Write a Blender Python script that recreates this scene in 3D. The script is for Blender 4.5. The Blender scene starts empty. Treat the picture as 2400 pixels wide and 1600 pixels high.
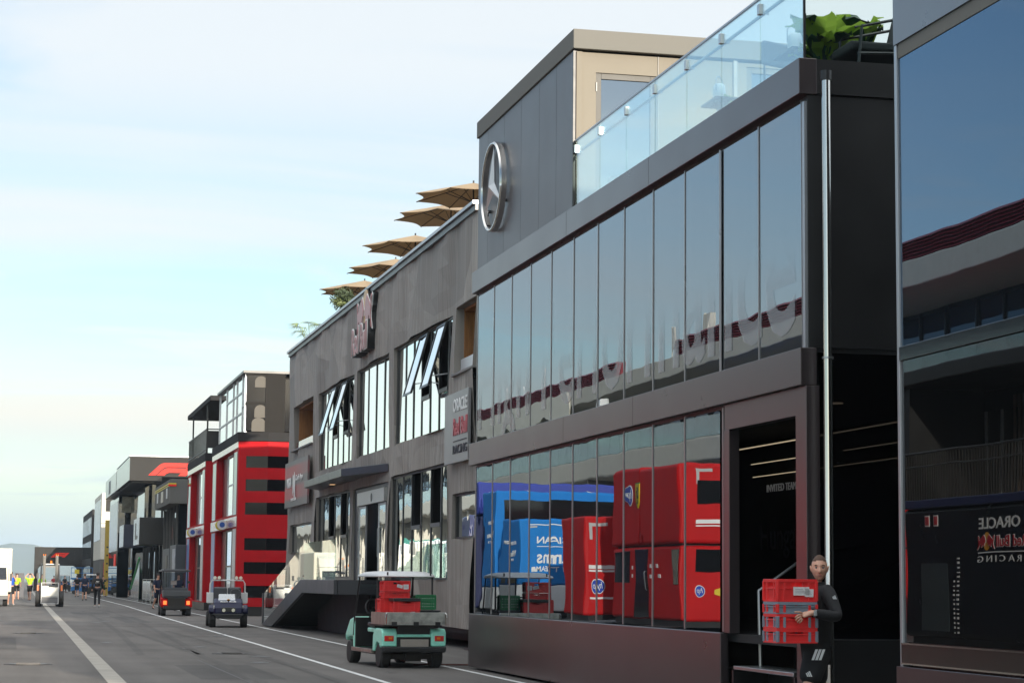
import bpy, bmesh, math, random
from mathutils import Vector, Matrix
S = bpy.context.scene
COL = S.collection
R = math.radians
random.seed(11)

# ---------------------------------------------------------------- camera
cam = bpy.data.cameras.new("camera")
cam.sensor_width = 36.0; cam.sensor_fit = 'HORIZONTAL'; cam.lens = 75.0
cam.clip_start = 0.1; cam.clip_end = 20000
camo = bpy.data.objects.new("camera", cam); COL.objects.link(camo)
camo.location = (0, 0, 1.5)
camo.rotation_euler = (R(96.45186), R(-0.55223), R(-13.17562))
S.camera = camo

# ---------------------------------------------------------------- sky, sun, exposure
SUN_EL, SUN_AZ = 13.0, 169.0           # azimuth clockwise from +Y
w = bpy.data.worlds.new("World"); S.world = w; w.use_nodes = True
nt = w.node_tree; N = nt.nodes; L = nt.links
for n in list(N): N.remove(n)
out = N.new('ShaderNodeOutputWorld'); bg = N.new('ShaderNodeBackground')
sky = N.new('ShaderNodeTexSky'); sky.sky_type = 'NISHITA'; sky.sun_disc = False
sky.sun_elevation = R(SUN_EL); sky.sun_rotation = R(SUN_AZ)
sky.air_density = 1.0; sky.dust_density = 0.8; sky.ozone_density = 1.4; sky.altitude = 150
tc = N.new('ShaderNodeTexCoord')
sep = N.new('ShaderNodeSeparateXYZ'); L.new(tc.outputs['Generated'], sep.inputs[0])
def mth(op, a, b=None, c=None, clamp=False):
    n = N.new('ShaderNodeMath'); n.operation = op; n.use_clamp = clamp
    for i, x in enumerate((a, b, c)):
        if x is None: continue
        if isinstance(x, (int, float)): n.inputs[i].default_value = x
        else: L.new(x, n.inputs[i])
    return n.outputs[0]
zz = mth('ADD', mth('MAXIMUM', sep.outputs[2], 0.0), 0.10)
comb = N.new('ShaderNodeCombineXYZ')
L.new(mth('DIVIDE', sep.outputs[0], zz), comb.inputs[0]); L.new(mth('DIVIDE', sep.outputs[1], zz), comb.inputs[1])
def cloud(scale, sx, sy, detail, lo, hi, seed, dist=0.6, rough=.55):
    mp = N.new('ShaderNodeMapping'); mp.inputs['Scale'].default_value = (sx, sy, 1); mp.inputs['Location'].default_value = (seed, seed * .7, seed)
    mp.inputs['Rotation'].default_value = (0, 0, R(-14))
    L.new(comb.outputs[0], mp.inputs[0])
    nz = N.new('ShaderNodeTexNoise'); nz.inputs['Scale'].default_value = scale; nz.inputs['Detail'].default_value = detail
    nz.inputs['Roughness'].default_value = rough; nz.inputs['Distortion'].default_value = dist
    L.new(mp.outputs[0], nz.inputs['Vector'])
    mr = N.new('ShaderNodeMapRange'); mr.interpolation_type = 'SMOOTHSTEP'
    mr.inputs['From Min'].default_value = lo; mr.inputs['From Max'].default_value = hi
    L.new(nz.outputs['Fac'], mr.inputs['Value'])
    return mr.outputs['Result']
c1 = cloud(.50, .55, .8, 7, .42, .66, 3.1)
c2 = cloud(1.9, .45, 1.0, 8, .47, .72, 8.4, 1.2)
veil = mth('MULTIPLY', mth('MAXIMUM', c1, mth('MULTIPLY', c2, .8)), 1.0)
# the veil is thicker towards the street's far end (+Y, +X) than over the pit side (-X)
side = N.new('ShaderNodeMapRange'); side.inputs['From Min'].default_value = -.75; side.inputs['From Max'].default_value = .05
side.inputs['To Min'].default_value = .22; side.inputs['To Max'].default_value = .92
L.new(sep.outputs[0], side.inputs['Value'])
base = N.new('ShaderNodeMapRange'); base.inputs['From Min'].default_value = -.55; base.inputs['From Max'].default_value = .1
base.inputs['To Min'].default_value = .02; base.inputs['To Max'].default_value = .12
L.new(sep.outputs[0], base.inputs['Value'])
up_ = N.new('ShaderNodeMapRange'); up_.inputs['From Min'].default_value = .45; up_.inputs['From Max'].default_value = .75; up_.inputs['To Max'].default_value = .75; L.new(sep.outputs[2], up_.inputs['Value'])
low_ = N.new('ShaderNodeMapRange'); low_.inputs['From Min'].default_value = .0; low_.inputs['From Max'].default_value = .085; low_.inputs['To Min'].default_value = .92; low_.inputs['To Max'].default_value = 0; low_.interpolation_type = 'SMOOTHSTEP'; L.new(sep.outputs[2], low_.inputs['Value'])
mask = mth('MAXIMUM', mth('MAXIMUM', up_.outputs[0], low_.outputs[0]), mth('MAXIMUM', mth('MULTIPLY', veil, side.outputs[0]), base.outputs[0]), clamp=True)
mix = N.new('ShaderNodeMixRGB'); mix.blend_type = 'MIX'
def bump_(lo, mid, hi_, amt):
    a_ = N.new('ShaderNodeMapRange'); a_.interpolation_type = 'SMOOTHSTEP'; a_.inputs['From Min'].default_value = lo; a_.inputs['From Max'].default_value = mid; a_.inputs['To Max'].default_value = amt
    b_ = N.new('ShaderNodeMapRange'); b_.interpolation_type = 'SMOOTHSTEP'; b_.inputs['From Min'].default_value = mid; b_.inputs['From Max'].default_value = hi_; b_.inputs['To Min'].default_value = 1; b_.inputs['To Max'].default_value = 0
    L.new(sep.outputs[2], a_.inputs['Value']); L.new(sep.outputs[2], b_.inputs['Value']); return mth('MULTIPLY', a_.outputs[0], b_.outputs[0])
fwd = N.new('ShaderNodeMapRange'); fwd.inputs['From Min'].default_value = -.35; fwd.inputs['From Max'].default_value = .0; L.new(sep.outputs[0], fwd.inputs['Value'])
c3 = cloud(1.6, .5, 1.2, 7, .25, .52, 5.2, .5); c4 = cloud(.9, .6, 1.1, 8, .26, .54, 1.7, .8)
bank = mth('MULTIPLY', mth('MAXIMUM', mth('MULTIPLY', bump_(.03, .075, .125, .85), c3), mth('MULTIPLY', bump_(.15, .24, .9, .85), c4)), fwd.outputs[0])
mask = mth('MAXIMUM', mask, bank, clamp=True)
tint = N.new('ShaderNodeMixRGB'); tint.blend_type = 'MULTIPLY'; tint.inputs['Fac'].default_value = 1; tint.inputs['Color2'].default_value = (.91, .97, .99, 1); L.new(sky.outputs[0], tint.inputs['Color1'])
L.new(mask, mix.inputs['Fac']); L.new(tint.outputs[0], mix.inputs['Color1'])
warm = N.new('ShaderNodeValToRGB'); we = warm.color_ramp.elements
we[0].position = 0; we[0].color = (.55, .69, .81, 1); we[1].position = 1; we[1].color = (.93, .955, .96, 1)
for ps_, cc_ in ((.10, (.62, .75, .84, 1)), (.17, (.72, .80, .85, 1)), (.24, (.96, .91, .84, 1)), (.36, (.94, .93, .90, 1)), (.6, (.90, .94, .96, 1))):
    q_ = we.new(ps_); q_.color = cc_
L.new(mth('MULTIPLY', sep.outputs[2], 3.2, clamp=True), warm.inputs['Fac'])
hi = N.new('ShaderNodeMapRange'); hi.inputs['From Min'].default_value = .45; hi.inputs['From Max'].default_value = .8; hi.inputs['To Min'].default_value = 1.0; hi.inputs['To Max'].default_value = 2.3  # clouds overhead and behind, out of view, brightened to light the facades
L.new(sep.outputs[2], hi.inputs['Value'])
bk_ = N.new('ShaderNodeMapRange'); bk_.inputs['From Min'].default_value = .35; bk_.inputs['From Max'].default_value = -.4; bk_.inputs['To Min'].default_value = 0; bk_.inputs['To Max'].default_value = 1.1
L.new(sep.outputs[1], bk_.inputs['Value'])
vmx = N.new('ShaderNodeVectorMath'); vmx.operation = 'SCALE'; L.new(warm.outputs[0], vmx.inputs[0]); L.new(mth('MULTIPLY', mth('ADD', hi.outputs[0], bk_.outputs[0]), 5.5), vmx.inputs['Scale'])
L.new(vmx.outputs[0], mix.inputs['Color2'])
bg.inputs['Strength'].default_value = 0.10
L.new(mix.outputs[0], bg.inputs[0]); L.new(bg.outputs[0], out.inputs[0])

sl = bpy.data.lights.new("sun", 'SUN'); sl.energy = 3.6; sl.angle = R(0.6); sl.color = (1.0, .90, .76)
so = bpy.data.objects.new("sun", sl); COL.objects.link(so)
sd = Vector((math.sin(R(SUN_AZ)) * math.cos(R(SUN_EL)), math.cos(R(SUN_AZ)) * math.cos(R(SUN_EL)), math.sin(R(SUN_EL))))
so.rotation_euler = sd.to_track_quat('Z', 'Y').to_euler(); so.location = (30, -60, 40)
S.view_settings.view_transform = 'Standard'; S.view_settings.look = 'None'
S.view_settings.exposure = 0.9; S.view_settings.gamma = 1.0
S.cycles.max_bounces = 10; S.cycles.transparent_max_bounces = 16; S.cycles.glossy_bounces = 5
S.cycles.caustics_reflective = False; S.cycles.caustics_refractive = False
S.cycles.use_denoising = True

# ---------------------------------------------------------------- helpers
class MB:
    """collects shapes into one mesh; org = world position subtracted from every vertex"""
    def __init__(s, org=(0, 0, 0)):
        s.v = []; s.f = []; s.mi = []; s.o = Vector(org); s.m = 0
    def V(s, p):
        s.v.append(Vector(p) - s.o); return len(s.v) - 1
    def F(s, idx):
        s.f.append(list(idx)); s.mi.append(s.m)
    def face(s, *pts):
        s.F([s.V(p) for p in pts])
    def hexa(s, p):                      # p: 4 bottom then 4 top
        i = [s.V(q) for q in p]
        for f in ((0, 1, 2, 3), (4, 5, 6, 7), (0, 1, 5, 4), (1, 2, 6, 5), (2, 3, 7, 6), (3, 0, 4, 7)): s.F([i[k] for k in f])
        return s
    def box(s, x0, x1, y0, y1, z0, z1):
        return s.hexa([(x0, y0, z0), (x1, y0, z0), (x1, y1, z0), (x0, y1, z0), (x0, y0, z1), (x1, y0, z1), (x1, y1, z1), (x0, y1, z1)])
    def cyl(s, p0, p1, r0, r1=None, n=12, caps=True):
        r1 = r0 if r1 is None else r1
        p0 = Vector(p0); p1 = Vector(p1); d = (p1 - p0).normalized()
        a = Vector((0, 0, 1)) if abs(d.z) < .9 else Vector((1, 0, 0))
        u = d.cross(a).normalized(); v = d.cross(u)
        A = [s.V(p0 + (u * math.cos(t) + v * math.sin(t)) * r0) for t in [2 * math.pi * k / n for k in range(n)]]
        B = [s.V(p1 + (u * math.cos(t) + v * math.sin(t)) * r1) for t in [2 * math.pi * k / n for k in range(n)]]
        for k in range(n): s.F([A[k], A[(k + 1) % n], B[(k + 1) % n], B[k]])
        if caps: s.F(A[::-1]); s.F(B)
        return s
    def tube(s, pts, r, n=8, closed=False):
        pts = [Vector(p) for p in pts]; m = len(pts); rings = []; pu = None
        for i, p in enumerate(pts):
            a = pts[i - 1] if (i or closed) else p; b = pts[(i + 1) % m] if (i < m - 1 or closed) else p
            d = (b - a).normalized()
            if pu is None:
                q = Vector((0, 0, 1)) if abs(d.z) < .9 else Vector((1, 0, 0)); u = d.cross(q).normalized()
            else:
                u = (pu - d * pu.dot(d)).normalized()
            pu = u; v = d.cross(u); rr = r[i] if isinstance(r, (list, tuple)) else r
            rings.append([s.V(p + (u * math.cos(t) + v * math.sin(t)) * rr) for t in [2 * math.pi * k / n for k in range(n)]])
        for i in range(m if closed else m - 1):
            A = rings[i]; B = rings[(i + 1) % m]
            for k in range(n): s.F([A[k], A[(k + 1) % n], B[(k + 1) % n], B[k]])
        if not closed: s.F(rings[0][::-1]); s.F(rings[-1])
        return s
    def prism(s, poly, org, ex, ey, depth):
        org = Vector(org); ex = Vector(ex); ey = Vector(ey); n = ex.cross(ey).normalized() * depth
        A = [s.V(org + ex * x + ey * y) for x, y in poly]; B = [s.V(org + ex * x + ey * y + n) for x, y in poly]
        s.F(A[::-1]); s.F(B); k = len(poly)
        for i in range(k): s.F([A[i], A[(i + 1) % k], B[(i + 1) % k], B[i]])
        return s
    def lathe(s, prof, c, axis='z', n=24):
        c = Vector(c); rings = []
        for r, h in prof:
            ring = []
            for k in range(n):
                t = 2 * math.pi * k / n; a, b = r * math.cos(t), r * math.sin(t)
                ring.append(s.V(c + (Vector((a, b, h)) if axis == 'z' else Vector((h, a, b)) if axis == 'x' else Vector((a, h, b)))))
            rings.append(ring)
        for A, B in zip(rings, rings[1:]):
            for k in range(n): s.F([A[k], A[(k + 1) % n], B[(k + 1) % n], B[k]])
        s.F(rings[0][::-1]); s.F(rings[-1])
        return s
    def ball(s, c, r, n=12, m=8):
        c = Vector(c); rx, ry, rz = r if isinstance(r, (tuple, list)) else (r, r, r)
        top = s.V(c + Vector((0, 0, rz))); bot = s.V(c - Vector((0, 0, rz))); rings = []
        for j in range(1, m):
            ph = math.pi * j / m
            rings.append([s.V(c + Vector((rx * math.sin(ph) * math.cos(2 * math.pi * k / n), ry * math.sin(ph) * math.sin(2 * math.pi * k / n), rz * math.cos(ph)))) for k in range(n)])
        for k in range(n):
            s.F([top, rings[0][k], rings[0][(k + 1) % n]]); s.F([bot, rings[-1][(k + 1) % n], rings[-1][k]])
        for A, B in zip(rings, rings[1:]):
            for k in range(n): s.F([A[k], B[k], B[(k + 1) % n], A[(k + 1) % n]])
        return s
    def build(s, name, mats, parent=None, smooth=False, bevel=0, seg=2, recalc=True, loc=None, rot=None):
        me = bpy.data.meshes.new(name); me.from_pydata(s.v, [], s.f)
        mats = mats if isinstance(mats, (list, tuple)) else [mats]
        for m in mats: me.materials.append(m)
        me.polygons.foreach_set('material_index', s.mi)
        if recalc:
            bm = bmesh.new(); bm.from_mesh(me); bmesh.ops.recalc_face_normals(bm, faces=bm.faces); bm.to_mesh(me); bm.free()
        if smooth:
            for p in me.polygons: p.use_smooth = True
            me.set_sharp_from_angle(angle=R(smooth if smooth is not True else 40))
        o = bpy.data.objects.new(name, me); COL.objects.link(o)
        if parent: o.parent = parent
        if loc: o.location = loc
        if rot: o.rotation_euler = rot
        if bevel:
            b = o.modifiers.new('bevel', 'BEVEL'); b.width = bevel; b.segments = seg; b.limit_method = 'ANGLE'; b.angle_limit = R(40)
        return o

def tag(o, label=None, cat=None, group=None, kind=None):
    if label: o['label'] = label
    if cat: o['category'] = cat
    if group: o['group'] = group
    if kind: o['kind'] = kind
    return o
def thing(name, label, cat, loc=(0, 0, 0), rz=0, group=None):
    o = bpy.data.objects.new(name, None); COL.objects.link(o); o.empty_display_size = .2
    o.location = loc; o.rotation_euler = (0, 0, rz)
    return tag(o, label, cat, group)
def copy_tree(o, parent=None):
    c = o.copy(); COL.objects.link(c)
    if parent: c.parent = parent
    for ch in list(o.children): copy_tree(ch, c)
    return c
def dup(root, loc, rz=0, label=None):
    c = copy_tree(root); c.location = loc; c.rotation_euler = (0, 0, rz)
    if label: c['label'] = label
    return c
def wall_grid(B, put, s0, s1, t0, t1, holes, depth):
    """front skin with rectangular holes and their reveals; put(s,t,d) -> world point"""
    ss = sorted({s0, s1, *[x for h in holes for x in h[:2] if s0 < x < s1]}); ts = sorted({t0, t1, *[x for h in holes for x in h[2:] if t0 < x < t1]})
    for a, b in zip(ss, ss[1:]):
        for c, d in zip(ts, ts[1:]):
            m, n = (a + b) / 2, (c + d) / 2
            if any(h[0] < m < h[1] and h[2] < n < h[3] for h in holes): continue
            B.face(put(a, c, 0), put(b, c, 0), put(b, d, 0), put(a, d, 0))
    for a, b, c, d in holes:
        B.face(put(a, c, 0), put(b, c, 0), put(b, c, depth), put(a, c, depth)); B.face(put(a, d, 0), put(b, d, 0), put(b, d, depth), put(a, d, depth))
        B.face(put(a, c, 0), put(a, d, 0), put(a, d, depth), put(a, c, depth)); B.face(put(b, c, 0), put(b, d, 0), put(b, d, depth), put(b, c, depth))
def text(body, name, mat, parent, org, ex, ey, width=None, height=None, depth=.01, bold=0, align='L', shear=0, space=1, worldorg=(0, 0, 0)):
    cu = bpy.data.curves.new('txt', 'FONT'); cu.body = body; cu.size = 1; cu.extrude = .5; cu.offset = bold; cu.shear = shear; cu.space_character = space
    cu.resolution_u = 3
    o = bpy.data.objects.new('txt', cu); COL.objects.link(o)
    dg = bpy.context.evaluated_depsgraph_get(); me = bpy.data.meshes.new_from_object(o.evaluated_get(dg))
    bpy.data.objects.remove(o); bpy.data.curves.remove(cu)
    xs = [v.co.x for v in me.vertices]; ys = [v.co.y for v in me.vertices]
    x0, x1, y0, y1 = min(xs), max(xs), min(ys), max(ys)
    kx = width / (x1 - x0) if width else None; ky = height / (y1 - y0) if height else None
    kx = kx or ky; ky = ky or kx
    ex = Vector(ex); ey = Vector(ey); n = ex.cross(ey).normalized(); org = Vector(org) - Vector(worldorg)
    ox = {'L': x0, 'R': x1, 'C': (x0 + x1) / 2}[align]
    for v in me.vertices:
        v.co = org + ex * ((v.co.x - ox) * kx) + ey * ((v.co.y - y0) * ky) + n * ((v.co.z + .5) * depth)
    me.name = name
    me.materials.clear(); me.materials.append(mat)
    o = bpy.data.objects.new(name, me); COL.objects.link(o)
    if parent: o.parent = parent
    return o

# ---------------------------------------------------------------- materials
_M = {}
def mat(name, col, rough=.5, metal=0., var=.10, vs=2.0, bump=0., bs=30., spec=.5, coat=0., emit=None, es=1., alpha=None, stretch=None):
    if name in _M: return _M[name]
    m = bpy.data.materials.new(name); m.use_nodes = True; _M[name] = m
    t = m.node_tree; n = t.nodes; l = t.links; p = n['Principled BSDF']
    p.inputs['Roughness'].default_value = rough; p.inputs['Metallic'].default_value = metal
    p.inputs['Specular IOR Level'].default_value = spec; p.inputs['Coat Weight'].default_value = coat
    p.inputs['Coat Roughness'].default_value = .08
    c = (*col, 1)
    co = n.new('ShaderNodeTexCoord'); mp = n.new('ShaderNodeMapping')
    if stretch: mp.inputs['Scale'].default_value = stretch
    l.new(co.outputs['Object'], mp.inputs[0])
    if var:
        nz = n.new('ShaderNodeTexNoise'); nz.inputs['Scale'].default_value = vs; nz.inputs['Detail'].default_value = 6; nz.inputs['Roughness'].default_value = .6
        l.new(mp.outputs[0], nz.inputs['Vector'])
        rp = n.new('ShaderNodeMapRange'); rp.inputs['From Min'].default_value = .3; rp.inputs['From Max'].default_value = .7
        rp.inputs['To Min'].default_value = 1 - var; rp.inputs['To Max'].default_value = 1 + var
        l.new(nz.outputs['Fac'], rp.inputs['Value'])
        vm = n.new('ShaderNodeVectorMath'); vm.operation = 'SCALE'; vm.inputs[0].default_value = col
        l.new(rp.outputs[0], vm.inputs['Scale']); l.new(vm.outputs[0], p.inputs['Base Color'])
        rr = n.new('ShaderNodeMapRange'); rr.inputs['To Min'].default_value = max(0, rough - .08); rr.inputs['To Max'].default_value = min(1, rough + .08)
        l.new(nz.outputs['Fac'], rr.inputs['Value'])
        if rough > .1: l.new(rr.outputs[0], p.inputs['Roughness'])
    else:
        p.inputs['Base Color'].default_value = c
    if bump:
        nb = n.new('ShaderNodeTexNoise'); nb.inputs['Scale'].default_value = bs; nb.inputs['Detail'].default_value = 4
        l.new(mp.outputs[0], nb.inputs['Vector'])
        b = n.new('ShaderNodeBump'); b.inputs['Strength'].default_value = 1; b.inputs['Distance'].default_value = bump
        l.new(nb.outputs['Fac'], b.inputs['Height']); l.new(b.outputs[0], p.inputs['Normal'])
    if emit:
        p.inputs['Emission Color'].default_value = (*emit, 1); p.inputs['Emission Strength'].default_value = es
    if alpha is not None: p.inputs['Alpha'].default_value = alpha
    return m
def mirror_glass(name, ior=2.4, tint=(.92, .95, .97), dark=(.006, .007, .008), wav=.004, ws=.9, rough=.004):
    if name in _M: return _M[name]
    m = bpy.data.materials.new(name); m.use_nodes = True; _M[name] = m
    t = m.node_tree; n = t.nodes; l = t.links
    for x in list(n): n.remove(x)
    o = n.new('ShaderNodeOutputMaterial'); mx = n.new('ShaderNodeMixShader'); fr = n.new('ShaderNodeFresnel'); fr.inputs['IOR'].default_value = ior
    df = n.new('ShaderNodeBsdfDiffuse'); df.inputs['Color'].default_value = (*dark, 1)
    gl = n.new('ShaderNodeBsdfGlossy'); gl.inputs['Color'].default_value = (*tint, 1); gl.inputs['Roughness'].default_value = rough
    co = n.new('ShaderNodeTexCoord'); oi = n.new('ShaderNodeObjectInfo'); ad = n.new('ShaderNodeVectorMath'); ad.operation = 'ADD'
    sc = n.new('ShaderNodeVectorMath'); sc.operation = 'SCALE'; sc.inputs['Scale'].default_value = 37.0
    cv = n.new('ShaderNodeCombineXYZ'); l.new(oi.outputs['Random'], cv.inputs[0]); l.new(oi.outputs['Random'], cv.inputs[2])
    l.new(cv.outputs[0], sc.inputs[0]); l.new(co.outputs['Object'], ad.inputs[0]); l.new(sc.outputs[0], ad.inputs[1])
    nz = n.new('ShaderNodeTexNoise'); nz.inputs['Scale'].default_value = ws; nz.inputs['Detail'].default_value = 1.5
    l.new(ad.outputs[0], nz.inputs['Vector'])
    b = n.new('ShaderNodeBump'); b.inputs['Strength'].default_value = 1; b.inputs['Distance'].default_value = wav
    l.new(nz.outputs['Fac'], b.inputs['Height']); l.new(b.outputs[0], gl.inputs['Normal'])
    l.new(fr.outputs[0], mx.inputs[0]); l.new(df.outputs[0], mx.inputs[1]); l.new(gl.outputs[0], mx.inputs[2]); l.new(mx.outputs[0], o.inputs[0])
    return m
def clear_glass(name, tint=(.84, .94, .93), ior=1.45, extra=0.):
    if name in _M: return _M[name]
    m = bpy.data.materials.new(name); m.use_nodes = True; _M[name] = m
    t = m.node_tree; n = t.nodes; l = t.links
    for x in list(n): n.remove(x)
    o = n.new('ShaderNodeOutputMaterial'); mx = n.new('ShaderNodeMixShader'); fr = n.new('ShaderNodeLayerWeight'); fr.inputs['Blend'].default_value = .5; pw = n.new('ShaderNodeMath'); pw.operation = 'POWER'; pw.inputs[1].default_value = 4.0; l.new(fr.outputs['Facing'], pw.inputs[0])
    r0 = ((ior - 1) / (ior + 1)) ** 2 + extra
    ad = n.new('ShaderNodeMath'); ad.operation = 'MULTIPLY_ADD'; ad.use_clamp = True; ad.inputs[1].default_value = 1 - r0; ad.inputs[2].default_value = r0; l.new(pw.outputs[0], ad.inputs[0])
    tr = n.new('ShaderNodeBsdfTransparent'); tr.inputs['Color'].default_value = (*tint, 1)
    gl = n.new('ShaderNodeBsdfGlossy'); gl.inputs['Roughness'].default_value = .01; gl.inputs['Color'].default_value = (.95, .98, 1, 1)
    l.new(ad.outputs[0], mx.inputs[0]); l.new(tr.outputs[0], mx.inputs[1]); l.new(gl.outputs[0], mx.inputs[2]); l.new(mx.outputs[0], o.inputs[0])
    return m
def film(name):
    """frosted lettering film: pale, denser towards its foot"""
    m = bpy.data.materials.new(name); m.use_nodes = True; t = m.node_tree; n = t.nodes; l = t.links
    p = n['Principled BSDF']; p.inputs['Base Color'].default_value = (.62, .62, .64, 1); p.inputs['Roughness'].default_value = .30; p.inputs['Metallic'].default_value = .85
    co = n.new('ShaderNodeTexCoord'); sp = n.new('ShaderNodeSeparateXYZ'); l.new(co.outputs['Object'], sp.inputs[0])
    mr = n.new('ShaderNodeMapRange'); mr.interpolation_type = 'SMOOTHSTEP'; mr.inputs['From Min'].default_value = 4.0; mr.inputs['From Max'].default_value = 5.15
    mr.inputs['To Min'].default_value = .30; mr.inputs['To Max'].default_value = 0
    l.new(sp.outputs[2], mr.inputs['Value']); l.new(mr.outputs[0], p.inputs['Alpha'])
    return m
def ribbed(name, col):
    """vertical fine ribs whose depth changes across large folded facets"""
    m = bpy.data.materials.new(name); m.use_nodes = True; _M[name] = m; t = m.node_tree; n = t.nodes; l = t.links
    p = n['Principled BSDF']; p.inputs['Roughness'].default_value = .62; p.inputs['Specular IOR Level'].default_value = .35
    co = n.new('ShaderNodeTexCoord')
    def mapn(s, rot=(0, 0, 0)):
        q = n.new('ShaderNodeMapping'); q.inputs['Scale'].default_value = s; q.inputs['Rotation'].default_value = rot; l.new(co.outputs['Object'], q.inputs[0]); return q.outputs[0]
    def mm(op, a, b=None):
        q = n.new('ShaderNodeMath'); q.operation = op
        for i, x in enumerate((a, b)):
            if x is None: continue
            if isinstance(x, (int, float)): q.inputs[i].default_value = x
            else: l.new(x, q.inputs[i])
        return q.outputs[0]
    nz = n.new('ShaderNodeTexNoise'); nz.inputs['Scale'].default_value = 1.0; nz.inputs['Detail'].default_value = 2
    l.new(mapn((1, 9.0, .07)), nz.inputs['Vector'])
    rib = mm('POWER', mm('ABSOLUTE', mm('SUBTRACT', nz.outputs['Fac'], .5)), .5)
    vo = n.new('ShaderNodeTexVoronoi'); vo.inputs['Scale'].default_value = .42; vo.voronoi_dimensions = '3D'
    l.new(mapn((1, .8, 1.3), (R(35), 0, 0)), vo.inputs['Vector'])
    sp = n.new('ShaderNodeSeparateXYZ'); l.new(vo.outputs['Color'], sp.inputs[0])
    amp = n.new('ShaderNodeMapRange'); amp.inputs['To Min'].default_value = .25; amp.inputs['To Max'].default_value = 1.3; l.new(sp.outputs[0], amp.inputs['Value'])
    h = mm('MULTIPLY', rib, amp.outputs[0])
    b = n.new('ShaderNodeBump'); b.inputs['Strength'].default_value = .9; b.inputs['Distance'].default_value = .09; l.new(h, b.inputs['Height']); l.new(b.outputs[0], p.inputs['Normal'])
    br = n.new('ShaderNodeMapRange'); br.inputs['To Min'].default_value = .90; br.inputs['To Max'].default_value = 1.08; l.new(sp.outputs[1], br.inputs['Value'])
    rb = n.new('ShaderNodeMapRange'); rb.inputs['From Max'].default_value = .35; rb.inputs['To Min'].default_value = .62; rb.inputs['To Max'].default_value = 1.10; l.new(h, rb.inputs['Value'])
    vm = n.new('ShaderNodeVectorMath'); vm.operation = 'SCALE'; vm.inputs[0].default_value = col
    l.new(mm('MULTIPLY', br.outputs[0], rb.outputs[0]), vm.inputs['Scale']); l.new(vm.outputs[0], p.inputs['Base Color'])
    return m
def asphalt(name, col):
    m = bpy.data.materials.new(name); m.use_nodes = True; _M[name] = m; t = m.node_tree; n = t.nodes; l = t.links
    p = n['Principled BSDF']; p.inputs['Roughness'].default_value = .85; p.inputs['Specular IOR Level'].default_value = .3
    co = n.new('ShaderNodeTexCoord')
    def nz(sc, det, vec=None):
        q = n.new('ShaderNodeTexNoise'); q.inputs['Scale'].default_value = sc; q.inputs['Detail'].default_value = det
        l.new(vec or co.outputs['Object'], q.inputs['Vector']); return q.outputs['Fac']
    def mr(v, a, b, lo=.3, hi=.7):
        q = n.new('ShaderNodeMapRange'); q.inputs['From Min'].default_value = lo; q.inputs['From Max'].default_value = hi
        q.inputs['To Min'].default_value = a; q.inputs['To Max'].default_value = b; l.new(v, q.inputs['Value']); return q.outputs[0]
    def mul(a, b):
        q = n.new('ShaderNodeMath'); q.operation = 'MULTIPLY'; l.new(a, q.inputs[0]); l.new(b, q.inputs[1]); return q.outputs[0]
    mp = n.new('ShaderNodeMapping'); mp.inputs['Scale'].default_value = (1.6, .10, 1); l.new(co.outputs['Object'], mp.inputs[0])
    mp2 = n.new('ShaderNodeMapping'); mp2.inputs['Scale'].default_value = (.05, .5, 1); l.new(co.outputs['Object'], mp2.inputs[0])
    k = mul(mul(mr(nz(.35, 6), .86, 1.14), mr(nz(1.0, 5, mp.outputs[0]), .80, 1.14)), mul(mr(nz(90, 2), .75, 1.25), mr(nz(1.0, 4, mp2.outputs[0]), .93, 1.07)))
    vm = n.new('ShaderNodeVectorMath'); vm.operation = 'SCALE'; vm.inputs[0].default_value = col; l.new(k, vm.inputs['Scale']); l.new(vm.outputs[0], p.inputs['Base Color'])
    b = n.new('ShaderNodeBump'); b.inputs['Strength'].default_value = .5; b.inputs['Distance'].default_value = .01; l.new(nz(140, 3), b.inputs['Height']); l.new(b.outputs[0], p.inputs['Normal'])
    return m
ASPH = asphalt('asphalt', (.115, .105, .096))
CONC = mat('drain concrete', (.30, .275, .235), .8, var=.18, vs=1.2, bump=.004)
WHITELINE = mat('road paint', (.62, .62, .60), .7, var=.2, vs=4)
HILLM = mat('hill scrub', (.085, .10, .065), 1, var=.12, vs=.004)
BRONZE = mat('bronze panel', (.112, .092, .093), .30, .75, var=.05, vs=.8, spec=.6)
PAVIL = mat('graphite panel', (.115, .108, .112), .42, .1, var=.05, vs=1.0)
PAVEND = mat('pavilion end panel', (.23, .205, .165), .75, var=.05, vs=1.0, spec=.2)  # end wall toned paler and warmer than the street side
FASCIA = mat('roof fascia', (.15, .143, .125), .75, 0, var=.05)
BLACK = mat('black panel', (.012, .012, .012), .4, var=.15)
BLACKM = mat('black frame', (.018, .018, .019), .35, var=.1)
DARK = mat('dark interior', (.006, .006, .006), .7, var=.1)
GLASSA = mirror_glass('facade glass', 3.3, (.82, .91, 1.0), wav=.0026, ws=.7)
GLASSB = mirror_glass('tinted facade glass', 2.7, (.60, .78, 1.0), wav=.0022, ws=.6)
GLASSW = mirror_glass('window glass', 2.7, wav=.004, ws=1.0)
SMOKE = mirror_glass('smoked glass', 1.6, wav=.004, ws=.7)
CLEAR = clear_glass('balustrade glass', (.86, .97, .96), 1.5, .14)
CLEARG = clear_glass('green edge glass', (.72, .90, .84), 1.5, .08)
CHROME = mat('polished steel', (.62, .60, .57), .12, 1, var=.04)
STEEL = mat('brushed steel', (.50, .50, .50), .32, 1, var=.08, vs=8)
ALU = mat('aluminium frame', (.40, .41, .43), .35, .6, var=.06)
WHITE = mat('white paint', (.72, .72, .71), .45, var=.06)
CREAM = mat('cream panel', (.60, .56, .47), .5, var=.06)
RED = mat('red paint', (.42, .006, .010), .6, var=.06, spec=.15)
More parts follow.
